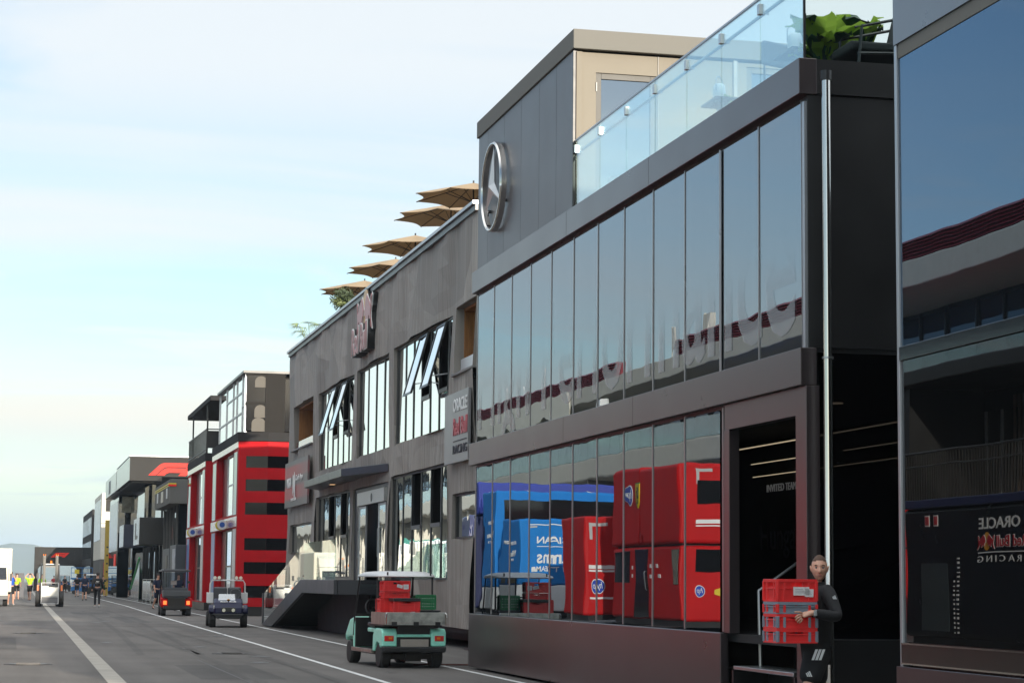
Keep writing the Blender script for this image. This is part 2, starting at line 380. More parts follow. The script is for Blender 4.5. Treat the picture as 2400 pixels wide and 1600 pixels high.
REDD = mat('dark red reveal', (.16, .010, .014), .4, var=.06)
REDP = mat('crate red plastic', (.72, .035, .035), .34, var=.06, vs=6)
GREENP = mat('crate green plastic', (.010, .16, .055), .4, var=.08, vs=6)
GREYP = mat('crate grey plastic', (.20, .24, .29), .42, var=.08, vs=6)
PAPER = mat('paper label', (.70, .68, .68), .7, var=.08, vs=30)
INK = mat('printed ink', (.05, .05, .06), .7, var=0)
RIBM = ribbed('ribbed cladding', (.36, .325, .285))
PLAINRB = mat('taupe render', (.20, .19, .18), .65, var=.08, bump=.004, bs=14)
WOOD = mat('timber lining', (.34, .145, .042), .55, var=.28, vs=3, stretch=(8, 8, .6))
def cloth_lit(name, col):
    m = mat(name, col, .85, var=.06); t = m.node_tree; n = t.nodes; l = t.links; o = [x for x in n if x.type == 'OUTPUT_MATERIAL'][0]
    tr = n.new('ShaderNodeBsdfTranslucent'); tr.inputs['Color'].default_value = (*col, 1); mx = n.new('ShaderNodeMixShader'); mx.inputs[0].default_value = .45
    l.new(n['Principled BSDF'].outputs[0], mx.inputs[1]); l.new(tr.outputs[0], mx.inputs[2]); l.new(mx.outputs[0], o.inputs[0]); return m
TAN = cloth_lit('parasol cloth', (.50, .38, .245))
TYRE = mat('tyre rubber', (.022, .021, .020), .75, var=.2, vs=12, bump=.006, bs=60)
MINT = mat('mint paint', (.34, .84, .67), .32, var=.12, vs=5, coat=.3)
NAVY = mat('navy paint', (.012, .013, .045), .42, var=.08, spec=.25)
GALV = mat('galvanised sheet', (.42, .42, .39), .38, .75, var=.35, vs=7, bump=.003, bs=9)
LEDW = mat('led strip', (.9, .8, .6), .5, var=0, emit=(1, .80, .52), es=.22)
AMBER = mat('indicator lens', (.75, .20, .02), .2, var=0)
LENSR = mat('tail lamp lens', (.62, .015, .012), .15, var=0, coat=.8)
LENSW = mat('lamp lens', (.75, .73, .58), .15, var=0, coat=.8)
SKIN = mat('skin', (.60, .33, .23), .5, var=.08, vs=14)
# ================================================================ setting
B = MB(); B.face((-400, -150, 0), (400, -150, 0), (400, 900, 0), (-400, 900, 0))
tag(B.build('ground', ASPH, recalc=False), kind='structure')
B = MB(); B.face((-2400, 900, -.5), (2400, 900, -.5), (2400, 4000, -.5), (-2400, 4000, -.5))
tag(B.build('plain', mat('dry plain', (.16, .15, .11), .95, var=.2, vs=.004), recalc=False), kind='structure')
B = MB(); pts = []
for i in range(90):
    x = -1600 + i * 40
    h = 43 * math.exp(-((x - 10) / 95) ** 2) + 26 * math.exp(-((x + 230) / 160) ** 2) + 24 * math.exp(-((x - 240) / 190) ** 2) + 16 + 5 * math.sin(i * .9) * .4
    pts.append((x, h))
for (xa, ha), (xb, hb) in zip(pts, pts[1:]):
    for k in range(6):
        t0, t1 = k / 6, (k + 1) / 6
        B.face((xa, 3300 + 700 * t0, ha * math.sin(t0 * 1.5708)), (xb, 3300 + 700 * t0, hb * math.sin(t0 * 1.5708)), (xb, 3300 + 700 * t1, hb * math.sin(t1 * 1.5708)), (xa, 3300 + 700 * t1, ha * math.sin(t1 * 1.5708)))
tag(B.build('hills', HILLM, smooth=True), kind='structure')
def strip(name, pts, wd, z, m):
    B = MB(); ln = [Vector((x, y, 0)) for x, y in pts]; sd_ = []
    for i, p in enumerate(ln):
        d = (ln[min(i + 1, len(ln) - 1)] - ln[max(i - 1, 0)]).normalized(); nrm = Vector((d.y, -d.x, 0)) * wd / 2
        sd_.append((p - nrm, p + nrm))
    for (a, b), (c, d) in zip(sd_, sd_[1:]): B.face((a.x, a.y, z), (b.x, b.y, z), (d.x, d.y, z), (c.x, c.y, z))
    return tag(B.build(name, m, recalc=False), kind='structure')
strip('lane_line', [(5.40, 24), (5.55, 31.7), (5.78, 51.4), (5.92, 69.9), (6.1, 92), (6.36, 115), (6.48, 124), (6.6, 160), (6.76, 197), (6.9, 300)], .10, .004, WHITELINE)
strip('kerb_line', [(7.55, 28), (7.65, 34.5), (7.81, 50.6), (7.98, 71), (8.15, 100), (8.4, 150), (8.5, 210)], .10, .004, WHITELINE)
strip('sun_streak', [(-2.0, 121.0), (1.0, 121.6), (5.4, 124.0)], .55, .004, mat('sunlit asphalt tone', (.34, .31, .255), .8, var=.3, vs=1))  # sunlit streak across the lane, painted as a paler strip
B = MB(); y = 22.0
while y < 330:
    x = 1.40 + .0046 * (y - 22); x2 = x + .0046 * 7.0
    B.face((x, y, .004), (x + .27, y, .004), (x2 + .27, y + 6.95, .004), (x2, y + 6.95, .004)); y += 7.0
tag(B.build('drain_channel', CONC, recalc=False), kind='structure')
B = MB()
for (x, y, l, wd) in ((-.6, 27.5, 6, .03), (2.6, 41, 4.5, .03), (-1.0, 58, 6, .03), (3.5, 30, .03, 11), (4.7, 62, 3.5, .04)):
    B.face((x, y, .004), (x + l, y + .1, .004), (x + l, y + .1 + wd, .004), (x, y + wd, .004))
tag(B.build('tar_seams', mat('tar seam', (.045, .042, .040), .6, var=.2), recalc=False), kind='structure')
for i, (x, y, r, lab) in enumerate(((.37, 38.8, .42, 'round iron manhole cover in the asphalt left of the drain channel, nearest one'), (4.5, 44.5, .40, 'round iron manhole cover mid lane, between the drain channel and the white line'), (.55, 60.5, .42, 'dark round manhole cover farther along the lane left of the drain channel'))):
    root = thing('manhole_cover', lab, 'manhole cover', (x, y, 0), group='manhole covers in the asphalt')
    B = MB(); B.cyl((0, 0, .001), (0, 0, .008), r, r, 28); B.build('rim', mat('cast iron', (.055, .050, .047), .6, .3, var=.3, vs=8), root)
    B = MB(); B.cyl((0, 0, .008), (0, 0, .014), r * .82, r * .82, 28)
    for k in range(-3, 4): B.box(-r * .5, r * .5, k * .09 - .012, k * .09 + .012, .014, .02)
    B.build('lid', mat('worn iron', (.075, .068, .062), .5, .4, var=.3, vs=9), root)

# ================================================================ nearest hospitality building (bronze panels, mirror glass)
MX = 8.0
org = (8, 20.8, 0)
HB = thing('hospitality_building', 'bronze panelled two storey hospitality building with mirror glass, roof terrace and a three pointed star', 'building', org)
def mb(): return MB(org)
b = mb(); b.box(7.93, 8.02, 23.41, 37.22, .04, .96)
b.box(8.02, 8.06, 23.5, 37.1, .02, .90)
b.build('plinth', BRONZE, HB, bevel=.008)
b = mb(); b.box(7.92, 8.10, 20.78, 26.95, 3.57, 3.96); b.box(7.92, 8.10, 26.955, 30.6, 3.57, 3.96); b.box(7.92, 8.10, 30.605, 37.32, 3.57, 3.96)
b.build('floor_band', BRONZE, HB, bevel=.006)
b = mb(); b.box(7.92, 8.12, 20.78, 26.25, 6.65, 7.035); b.box(7.92, 8.12, 26.255, 30.5, 6.65, 7.035); b.box(7.92, 8.12, 30.505, 37.22, 6.65, 7.035)
b.build('parapet_band', BRONZE, HB, bevel=.006)
b = mb(); b.box(8.03, 8.10, 20.83, 37.1, 6.58, 6.65); b.box(8.03, 8.10, 23.5, 37.1, 3.52, 3.57)
b.build('shadow_gap', BLACK, HB)
# solid body behind the glass: floors, back, terrace deck
b = mb(); b.box(8.12, 20, 20.82, 37.1, 6.55, 6.85); b.box(8.10, 20, 20.82, 37.1, 3.92, 4.05); b.box(8.06, 16, 20.9, 37.0, .86, .95)
b.build('floor_slab', DARK, HB)
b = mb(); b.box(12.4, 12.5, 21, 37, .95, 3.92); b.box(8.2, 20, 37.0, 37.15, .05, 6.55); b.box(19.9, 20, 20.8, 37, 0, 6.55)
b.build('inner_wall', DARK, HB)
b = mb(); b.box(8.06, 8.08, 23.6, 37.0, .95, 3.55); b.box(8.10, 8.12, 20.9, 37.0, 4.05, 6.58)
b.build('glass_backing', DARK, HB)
b = mb(); b.box(10.6, 20, 37.35, 46.2, 0, 9.4); b.build('rear_shade_block', BLACK, HB)  # unseen block added to stop sun through the gap onto the lane
# side towards the passage
b = mb(); b.box(8.02, 14, 20.80, 20.9, 3.97, 6.64); b.box(8.12, 14, 20.78, 20.82, 6.66, 7.03); b.box(8.2, 14, 20.8, 20.9, .0, .95); b.box(12.0, 14, 20.8, 20.9, .95, 3.96)
b.build('side_wall', BLACK, HB)
b = mb(); b.box(7.99, 8.075, 20.82, 20.90, 3.96, 6.58); b.build('corner_post', ALU, HB)
b = mb(); b.box(7.97, 8.12, 20.76, 21.07, .0, 3.565); b.build('corner_pillar', BRONZE, HB, bevel=.005)
b = mb(); b.box(7.975, 8.10, 21.07, 23.38, 3.27, 3.565); b.box(7.975, 8.10, 23.22, 23.40, .96, 3.27); b.build('door_frame', BRONZE, HB, bevel=.004)
b = mb()
for k in range(10): b.box(7.985, 8.02, 37.02 - k * 1.344 - .018, 37.02 - k * 1.344 + .018, .97, 3.54)
b.box(7.985, 8.02, 23.45, 23.50, .97, 3.54)
for k in range(13): b.box(7.985, 8.02, max(20.9, 37.02 - k * 1.344 - .016), 37.02 - k * 1.344 + .016, 3.965, 6.6)
b.box(7.975, 7.984, 23.50, 23.56, 3.965, 6.58)
b.build('mullion', mat('bronze mullion', (.23, .22, .22), .3, .5, var=.04), HB)
rnd = random.Random(5)
def panel(y0, y1, z0, z1, m=GLASSA, nm='window', x=8.0, par=None, tilt=.0007):
    B = MB(); h = (z1 - z0) / 2; wd = (y1 - y0) / 2; B.box(-.006, .006, -wd, wd, -h, h)
    B.build(nm, m, par or HB, loc=(x - org[0], (y0 + y1) / 2 - org[1], (z0 + z1) / 2), rot=(0, rnd.uniform(-tilt, tilt) * .5, rnd.uniform(-tilt, tilt)))
for k in range(12): panel(37.02 - (k + 1) * 1.344 + .018, 37.02 - k * 1.344 - .018, 3.965, 6.575)
for k in range(10): panel(37.02 - (k + 1) * 1.344 + .018, 37.02 - k * 1.344 - .018, .965, 3.52)
text('High Performance', 'lettering_film', film('frosted film'), HB, (7.988, 36.9, 3.62), (0, -1, 0), (0, 0, 1), width=15.8, height=2.3, depth=.002, bold=.012, worldorg=org)
# entrance steps and rails
b = mb(); b.box(7.62, 7.98, 21.2, 23.1, .26, .30); b.box(7.98, 8.40, 21.2, 23.1, .56, .60); b.box(8.40, 8.75, 21.2, 23.1, .90, .945)
b.build('step', STEEL, HB, bevel=.005)
b = mb(); b.box(7.98, 8.0, 21.2, 23.1, .02, .26); b.box(8.40, 8.42, 21.2, 23.1, .02, .56); b.box(8.74, 8.76, 21.1, 23.2, .02, .9); b.box(7.98, 8.74, 21.15, 21.2, .02, .55); b.box(7.98, 8.74, 23.1, 23.15, .02, .55)
b.build('step_riser', BLACK, HB)
b = mb(); yy = 22.98
b.tube([(8.26, yy, .60), (8.24, yy, 1.44), (8.80, yy, 1.82), (9.6, yy, 2.0)], .020)
b.build('handrail', mat('satin rail steel', (.34, .34, .33), .3, .9, var=.08), HB, smooth=True)
b = mb()
for (x0, y0, z0, x1, y1, z1) in ((9.1, 20.95, 1.0, 9.1, 20.95, 1.42), (9.6, 21.0, .95, 9.6, 21.0, 1.7)):
    b.tube([(x0, y0, z0), (x1, y1, z1)], .014, 6)
b.tube([(8.45, 21.2, 1.40), (9.35, 21.2, 1.86), (9.9, 21.2, 1.86)], .018, 6); b.tube([(8.5, 21.2, 1.05), (9.35, 21.2, 1.42)], .014, 6)
b.build('inner_handrail', mat('dark steel', (.06, .055, .05), .35, .6), HB, smooth=True)
for q in ((10.48, 10.50, 24.2, 30.1, 3.49, 3.505), (11.78, 11.80, 30.2, 33.2, 3.46, 3.472), (11.78, 11.80, 27.0, 29.2, 3.46, 3.472), (12.2, 12.215, 27.8, 34.3, 3.31, 3.322)): b = mb(); b.box(*q); b.build('ceiling_light', LEDW, HB)
for x_, y_ in ((10.6, 26.5), (12.1, 24.4)): b = mb(); b.cyl((x_, y_, 3.90), (x_, y_, 3.915), .09, .09, 14); b.build('downlight', LEDW, HB)
b = mb(); b.box(8.14, 12.0, 20.84, 20.85, .96, 3.95); b.build('side_glass', clear_glass('dark tint glass', (.30, .30, .32), 1.4), HB)
text('INVITED', 'wall_lettering', mat('dim lettering', (.5, .5, .5), .6, var=0, emit=(.8, .8, .8), es=.03), HB, (12.385, 34.1, 3.06), (0, -1, 0), (0, 0, 1), width=.82, height=.12, depth=.01, worldorg=org)
text('TEAM', 'wall_lettering', mat('dim lettering', (.5, .5, .5), .6, var=0, emit=(.8, .8, .8), es=.03), HB, (12.385, 33.2, 3.06), (0, -1, 0), (0, 0, 1), width=.48, height=.12, depth=.01, worldorg=org)
text('Hungary', 'faint_lettering', mat('faint lettering', (.06, .06, .07), .6, var=0), HB, (12.385, 34.4, 1.95), (0, -1, 0), (0, 0, 1), width=2.2, depth=.01, worldorg=org)
# pavilion on the roof
b = mb(); ys = [37.06, 36.25, 35.0, 33.75, 32.5, 31.4, 30.36]
for a, c in zip(ys, ys[1:]): b.box(7.985, 8.05, c + .006, a - .006, 7.03, 9.46)
b.build('pavilion_cladding', PAVIL, HB)
b = mb(); b.box(8.05, 8.06, 30.4, 37.06, 7.03, 9.46); b.box(8.03, 14, 37.0, 37.06, 7.03, 9.46); b.box(7.965, 8.0, 30.31, 30.35, 7.03, 9.44); b.build('pavilion_backing', BLACK, HB)
def endput(s, t, d): return (s, 30.36 + d, t)
b = mb(); wall_grid(b, endput, 8.06, 16, 6.85, 9.44, [(8.33, 9.28, 6.9, 9.14), (10.72, 11.7, 6.9, 9.38), (12, 15.5, 6.9, 9.2)], .12)
b.box(8.02, 8.11, 30.33, 30.37, 6.86, 9.44); b.build('pavilion_wall', PAVEND, HB)
b = mb(); b.box(7.955, 16.2, 30.27, 37.12, 9.47, 9.77); b.build('pavilion_roof', FASCIA, HB, bevel=.01)
b = mb(); b.box(9.300, 9.308, 30.345, 30.365, 6.9, 9.44); b.box(10.50, 10.56, 30.33, 30.365, 6.9, 9.46); b.build('panel_joint', BLACKM, HB)
for (x0, x1, zt) in ((8.33, 9.28, 9.14), (10.72, 11.7, 9.38), (12, 15.5, 9.2)):
    b = mb(); fw = .09
    for q in ((x0, x0 + fw, 6.9, zt), (x1 - fw, x1, 6.9, zt), (x0 + fw, x1 - fw, zt - fw, zt)): b.box(q[0], q[1], 30.385, 30.44, q[2], q[3])
    d = b.build('terrace_door', mat('door frame metal', (.085, .08, .07), .55, 0), HB, bevel=.004)
    b = mb(); b.box(x0 + fw, x1 - fw, 30.41, 30.425, 6.9, zt - fw); b.build('pane', GLASSB, d)
    b = mb(); b.box(x0 - .01, x0 + .02, 30.36, 30.39, 8.85, 8.99); b.build('hinge', BLACKM, d)
b = mb(); b.box(8.06, 16, 30.6, 30.62, 6.9, 9.4); b.build('pavilion_void', DARK, HB)
# star in a ring
cy, cz, Rr = 35.39, 8.275, .79
b = mb(); prof = [(.085, -.05), (.085, .05), (.045, .08), (.015, .08), (-.02, .05), (-.02, -.05)]
n = 56; rings = []
for k in range(n):
    a = 2 * math.pi * k / n; rings.append([b.V((7.90 - h * .9, cy + (Rr - .06 + r * .55) * math.sin(a), cz + (Rr - .06 + r * .55) * math.cos(a))) for r, h in prof])
for k in range(n):
    A, Bq = rings[k], rings[(k + 1) % n]
    for j in range(6): b.F([A[j], A[(j + 1) % 6], Bq[(j + 1) % 6], Bq[j]])
em = b.build('star_emblem', CHROME, HB, smooth=30)
b = mb(); apex = (7.80, cy, cz)
for k in range(3):
    a = 2 * math.pi * k / 3; tip = (7.89, cy + (Rr - .06) * math.sin(a), cz + (Rr - .06) * math.cos(a))
    for sgn in (1, -1):
        q = a + sgn * math.pi / 3; inn = (7.88, cy + .125 * math.sin(q), cz + .125 * math.cos(q)); b.face(apex, tip, inn); b.face((7.93, cy, cz), tip, inn)
b.build('star', mat('satin silver', (.72, .71, .69), .35, .35, var=.03), em)
for dy_, dz_ in ((0, Rr - .08), (-.6, -.33), (.6, -.33)): b = mb(); b.cyl((7.93, cy + dy_, cz + dz_), (7.985, cy + dy_, cz + dz_), .03); b.build('emblem_bracket', BLACKM, em)
# glass balustrade
js = [30.27, 28.93, 27.58, 26.24, 24.89, 23.55, 22.2, 20.86]
bal = thing('glass_balustrade', 'frameless glass balustrade with steel clamps along the roof terrace edge above the mirror glass', 'balustrade', (8.0, 20.86, 7.03))
bo = (8.0, 20.86, 7.03)
for a, c in zip(js, js[1:]):
    b = MB(bo); b.box(8.0, 8.012, c + .008, a - .008, 7.036, 8.05); b.build('glass_panel', CLEAR, bal)
b = MB(bo); b.box(7.992, 8.022, 20.84, 30.28, 8.05, 8.075); b.build('top_rail', ALU, bal)
b = MB(bo); b.tube([(8.10, 20.9, 7.93), (8.10, 30.25, 7.93)], .022, 10); b.build('handrail', WHITE, bal, smooth=True)
for y in js[:-1]:
    b = MB(bo); b.box(7.975, 8.035, y - .035, y + .035, 7.87, 7.99); cl = b.build('clamp', STEEL, bal, bevel=.004)
    b = MB(bo); b.tube([(8.035, y, 7.91), (8.10, y, 7.88), (8.10, y, 7.93)], .008, 6); b.build('bracket', WHITE, cl)
b = MB(bo); b.box(7.995, 8.02, 20.835, 20.855, 7.036, 8.07); b.build('end_post', BLACKM, bal)
b = MB(bo); b.box(8.02, 11, 20.84, 20.852, 7.036, 8.05); b.build('side_panel', clear_glass('thin clear glass', (.93, .97, .96), 1.3), bal)
# pole in the passage
pr = thing('steel_pole', 'tall polished steel pole with a black cap in the dark passage between the buildings', 'pole', (8.15, 20.6, 0))
b = MB(); b.cyl((0, 0, 0), (0, 0, 6.76), .048, .048, 20, False); b.build('shaft', CHROME, pr, smooth=True)
b = MB(); b.cyl((0, 0, 6.76), (0, 0, 6.86), .062, .062, 20); b.build('cap', BLACKM, pr, smooth=True)
b = MB(); b.cyl((0, 0, 3.83), (0, 0, 3.85), .06, .06, 20); b.build('collar', STEEL, pr, smooth=True)
# things on the terrace
def leafplant(name, label, loc, nl, hgt, lw, seed, cols, up=.6, grp=None):
    rr = random.Random(seed); root = thing(name, label, 'plant', loc, group=grp)
    for mi, m in enumerate(cols):
        b = MB()
        for i in range(nl):
            if i % len(cols) != mi: continue
            a = rr.uniform(0, 6.283); ln = hgt * rr.uniform(.7, 1.15); tilt = rr.uniform(.15, 1.0) * (1.3 - up); d = Vector((math.cos(a), math.sin(a), 0)); sdv = Vector((-d.y, d.x, 0)); prev = None; z0 = rr.uniform(0, .12)
            for k in range(8):
                t = k / 7; out_ = ln * (t * math.sin(tilt) + .18 * t * t); z = z0 + ln * (t * math.cos(tilt) - .32 * t ** 3); wd = lw * (max(0, math.sin(math.pi * min(1, t * 1.02))) ** .7) * (1 if t > .2 else .25 + t)
                c = d * out_ + Vector((0, 0, z)); rip = .03 * math.sin(k * 2.1 + i)
                row = (c - sdv * wd + Vector((0, 0, wd * .25 + rip)), c, c + sdv * wd + Vector((0, 0, wd * .25 - rip)))
                if prev: b.face(prev[0], row[0], row[1], prev[1]); b.face(prev[1], row[1], row[2], prev[2])
                prev = row
        b.build('leaves', m, root, smooth=True, recalc=False)
    b = MB(); b.lathe([(.10, -.25), (.13, -.02), (.12, .0)], (0, 0, 0), n=14); b.build('pot', BLACKM, root, smooth=True)
    return root
LEAF1 = mat('dark leaf', (.016, .055, .026), .35, var=.3, vs=9); LEAF2 = cloth_lit('lime leaf', (.30, .44, .06)); LEAF3 = LEAF2
leafplant('leafy_plant', 'leafy pot plant with lime green leaves at the terrace corner beside the black armchair', (8.55, 21.75, 7.12), 18, .72, .13, 3, (LEAF1, LEAF2, LEAF2), grp='pot plants on the roof terrace')
leafplant('leafy_plant', 'tall leafy pot plant rising behind the black armchair on the terrace', (9.05, 21.95, 7.15), 24, .95, .15, 8, (LEAF1, LEAF2, LEAF1), .75, grp='pot plants on the roof terrace')
leafplant('leafy_plant', 'low dark leafy pot plant beside the farther white lantern on the terrace', (8.62, 25.2, 7.30), 16, .32, .09, 5, (LEAF1, LEAF1, LEAF2), .3, grp='pot plants on the roof terrace')
leafplant('leafy_plant', 'bushy dark pot plant under the nearer white lantern behind the balustrade', (8.62, 22.0, 7.12), 14, .42, .10, 15, (LEAF1, LEAF1, LEAF2), .3, grp='pot plants on the roof terrace')
def lantern(loc, label):
    root = thing('table_lantern', label, 'lantern', loc, group='white lanterns on the terrace tables')
    b = MB(); b.lathe([(.05, 0), (.078, .015), (.085, .10), (.075, .20), (.05, .225)], (0, 0, 0), n=18); b.build('shade', mat('opal white', (.80, .80, .78), .4, var=.03), root, smooth=True)
    b = MB(); b.tube([(-.09, 0, .12)] + [(.09 * math.cos(math.pi - t * math.pi / 8), 0, .26 + .06 * math.sin(t * math.pi / 8)) for t in range(9)] + [(.09, 0, .12)], .007, 6); b.build('handle', ALU, root, smooth=True)
    return root
lt = lantern((8.47, 22.35, 7.50), 'white table lantern with a hoop handle near the terrace corner')
dup(lt, (8.60, 25.4, 7.62), .8, 'white table lantern with a hoop handle further along the terrace, half way down the balustrade')
dup(lt, (8.40, 29.6, 7.10), .3, 'white lantern low behind the last glass panel beside the grey pavilion')
def table(loc, h, label):
    root = thing('terrace_table', label, 'table', loc, group='tables on the roof terrace'); 
    b = MB(); b.box(-.3, .3, -.3, .3, h - .03, h); b.build('tabletop', BLACKM, root, bevel=.006)
    b = MB(); b.cyl((0, 0, .02), (0, 0, h - .03), .03); b.cyl((0, 0, 0), (0, 0, .02), .2, .2, 20); b.build('pedestal', BLACKM, root)
table((8.62, 22.35, 6.85), .65, 'black terrace table under the lantern nearest the corner'); table((8.75, 25.4, 6.85), .77, 'black terrace table under the lantern half way along the balustrade')
ac = thing('armchair', 'black terrace armchair with padded seat at the corner above the dark passage', 'armchair', (9.0, 21.25, 6.85), 0)
b = MB(); b.box(-.42, .36, -.28, .28, .36, .47); b.build('seat', mat('charcoal upholstery', (.025, .028, .030), .85, var=.15, vs=20), ac, bevel=.035, seg=3)
b = MB(); b.hexa([(.18, -.28, .44), (.34, -.28, .44), (.34, .28, .44), (.18, .28, .44), (.30, -.28, .92), (.42, -.28, .92), (.42, .28, .92), (.30, .28, .92)]); b.build('backrest', mat('charcoal upholstery', (.03, .03, .03)), ac, bevel=.035, seg=3)
for yq in (-.31, .31):
    b = MB(); b.tube([(-.36, yq, 0), (-.30, yq, .62), (-.38, yq, .60)], .016, 6); b.tube([(-.30, yq, .62), (.36, yq, .78)], .017, 6); b.tube([(-.35, yq, .32), (.4, yq, .36)], .016, 6); b.tube([(.36, yq, 0), (.36, yq, .78)], .016, 6); b.build('armrest', BLACKM, ac, smooth=True)
ch = thing('chair', 'grey padded chair whose backrest shows through the balustrade beside the nearer lantern', 'chair', (8.75, 23.7, 6.85), .4)
b = MB(); b.box(-.24, .24, -.04, .04, .82, 1.12); b.build('backrest', mat('grey upholstery', (.10, .11, .12), .8), ch, bevel=.04, seg=3)
b = MB(); b.box(-.24, .24, -.45, .0, .42, .48); b.build('seat', mat('grey upholstery', (.1, .1, .1)), ch, bevel=.02)
for q in ((-.2, -.4), (.2, -.4), (-.2, .0), (.2, .0)):
    b = MB(); b.cyl((q[0], q[1], 0), (q[0], q[1], .84 if q[1] == 0 else .44), .013, .013, 6); b.build('leg', BLACKM, ch)

# ================================================================ second block of the same paddock unit, cut by the right edge of the photo
o2 = (8, 12, 0)
HB2 = thing('hospitality_annex', 'black glazed hospitality block at the right edge with big mirror panes, before the dark passage', 'building', o2)
HB2.location = (7.2, 10.8, .15); HB2.scale = (1, .9, .9)
def m2(): return MB(o2)
Y1, Y0 = 18.42, 4.0
b = m2(); b.box(7.97, 8.03, Y0, 16, 6.58, 8.4); b.box(7.97, 8.03, 16, Y1, 6.58, 10.6); b.build('upper_cladding', mat('blue grey panel', (.20, .205, .22), .3, .35, var=.04), HB2)  # far end raised, out of view, to lengthen its shade on the lane
b = m2(); b.box(7.985, 8.03, Y0, Y1 - .07, 6.44, 6.575); b.build('transom', FASCIA, HB2)
b = m2(); b.box(7.975, 8.06, Y1 - .055, Y1, .0, 6.575); b.build('edge_post', ALU, HB2, bevel=.004)
b = m2(); b.box(7.97, 8.03, Y0, Y1 - .06, 3.58, 3.71); b.build('floor_band', mat('gloss black', (.012, .012, .013), .08, var=0, coat=.6), HB2, bevel=.004)
b = m2(); b.box(7.95, 8.03, Y0, Y1 - .08, .80, .815); b.box(7.95, 8.03, Y0, Y1 - .08, .98, .995); b.build('kick_trim', CHROME, HB2)
b = m2(); b.box(7.955, 8.03, Y0, Y1 - .08, .815, .98); b.build('kick_band', mat('dark bronze', (.055, .045, .04), .2, .6, var=.1), HB2)
b = m2(); b.box(7.94, 8.03, Y0, Y1, -.166, .78); b.build('plinth', BRONZE, HB2, bevel=.006)
def panel2(y0, y1, z0, z1, m):
    B = MB(); h = (z1 - z0) / 2; wd = (y1 - y0) / 2; B.box(-.006, .006, -wd, wd, -h, h)
    B.build('window', m, HB2, loc=(0.0, (y0 + y1) / 2 - 12, (z0 + z1) / 2))
panel2(Y0, Y1 - .06, 3.71, 6.435, GLASSB); panel2(Y0, Y1 - .06, 1.0, 3.575, mirror_glass('deep tinted glass', 2.2, (.82, .86, .9), (.004, .004, .004), wav=.0016, ws=.6))
b = m2(); b.box(8.03, 20, 18.3, 18.40, -.166, 8.4); b.box(8.03, 20, Y0, Y0 + .1, -.166, 8.4); b.box(8.04, 20, Y0 + .1, 18.3, 8.2, 8.35); b.box(19.9, 20, Y0 + .1, 18.3, 0, 8.2); b.box(8.04, 8.06, Y0 + .1, 18.3, 0, 8.2); b.box(8.04, 10, 16.0, 18.38, 8.4, 10.58); b.box(10, 13, 10, 18.38, 8.4, 11.6)  # stepped upper boxes, unseen, shaped to cast the lane's shade
b.build('shell', BLACK, HB2)
# passage between the two blocks
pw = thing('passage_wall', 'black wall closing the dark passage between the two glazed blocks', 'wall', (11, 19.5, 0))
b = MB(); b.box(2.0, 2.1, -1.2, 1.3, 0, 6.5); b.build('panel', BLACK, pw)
# unseen block added behind the camera on the same side: its shade covers the near lane
sb = thing('unseen_shade_block', 'unseen block added behind the viewpoint to shade the near lane', 'building', (9, -20, 0))
b = MB(); b.box(0, 12, -14, 20, 0, 8.2); b.box(1, 12, 0, 16, 8.2, 9.5); b.build('wall', BRONZE, sb)
# repaired asphalt, oil spots
PATCH = asphalt('repair asphalt', (.082, .076, .071))
B = MB()
for (x, y, wx, wy) in ((2.9, 33, 1.3, 5.5), (-.9, 47, 1.1, 9), (4.0, 76, .9, 12), (2.7, 93, 1.6, 6)): B.face((x, y, .003), (x + wx, y, .003), (x + wx, y + wy, .003), (x, y + wy, .003))
tag(B.build('asphalt_repairs', PATCH, recalc=False), kind='structure')
B = MB(); rr_ = random.Random(3)
for k in range(26):
    x, y, r_ = rr_.uniform(-.8, 7.2), rr_.uniform(29, 95), rr_.uniform(.04, .22)
    B.face(*[(x + r_ * (1 + .35 * math.sin(q * 2.3 + k)) * math.cos(q * .5236), y + 1.6 * r_ * (1 + .3 * math.cos(q * 1.7 + k)) * math.sin(q * .5236), .0055) for q in range(12)])
tag(B.build('oil_spots', mat('oil stain', (.045, .042, .040), .45, var=.3, vs=5), recalc=False), kind='structure')
B = MB()
for (x0, x1, ya, yb) in ((4.75, 4.45, 26, 64), (3.55, 3.3, 26, 64), (2.55, 3.3, 44, 105), (3.75, 4.5, 44, 105)):
    n_ = 24
    for i in range(n_):
        t0, t1 = i / n_, (i + 1) / n_; f0 = x0 + (x1 - x0) * t0 + .25 * math.sin(t0 * 3.1); f1 = x0 + (x1 - x0) * t1 + .25 * math.sin(t1 * 3.1)
        B.face((f0, ya + (yb - ya) * t0, .0045), (f0 + .17, ya + (yb - ya) * t0, .0045), (f1 + .17, ya + (yb - ya) * t1, .0045), (f1, ya + (yb - ya) * t1, .0045))
tag(B.build('tyre_tracks', asphalt('tyre worn asphalt', (.094, .087, .080)), recalc=False), kind='structure')
# ================================================================ grey ribbed building
o3 = (10, 46.4, 0); FX = 10.0
RB = thing('ribbed_building', 'grey ribbed clad three part hospitality building with tilted windows and a red bulls sign', 'building', o3)
def m3(): return MB(o3)
YA, YB, ZT = 46.4, 79.7, 9.98
wins = {'A': (64.45, 71.8, 5.16, 7.80), 'B': (58.0, 63.6, 5.16, 7.80), 'C': (49.5, 57.2, 5.16, 7.82)}
lows = {'A': (64.6, 72.0, 1.60, 4.29), 'D': (58.0, 64.1, 1.54, 4.24), 'C': (49.6, 57.6, 1.56, 4.33), 'S': (46.4, 49.05, 2.50, 3.54), 'L': (73.1, 78.9, 2.50, 3.52)}
balc = [(46.4, 48.84, 6.33, 7.90), (72.9, 78.4, 6.24, 7.84)]
holes = list(wins.values()) + list(lows.values()) + balc
b = m3(); DEP = .22
def fput(s, t, d): return (FX + d, s, t)
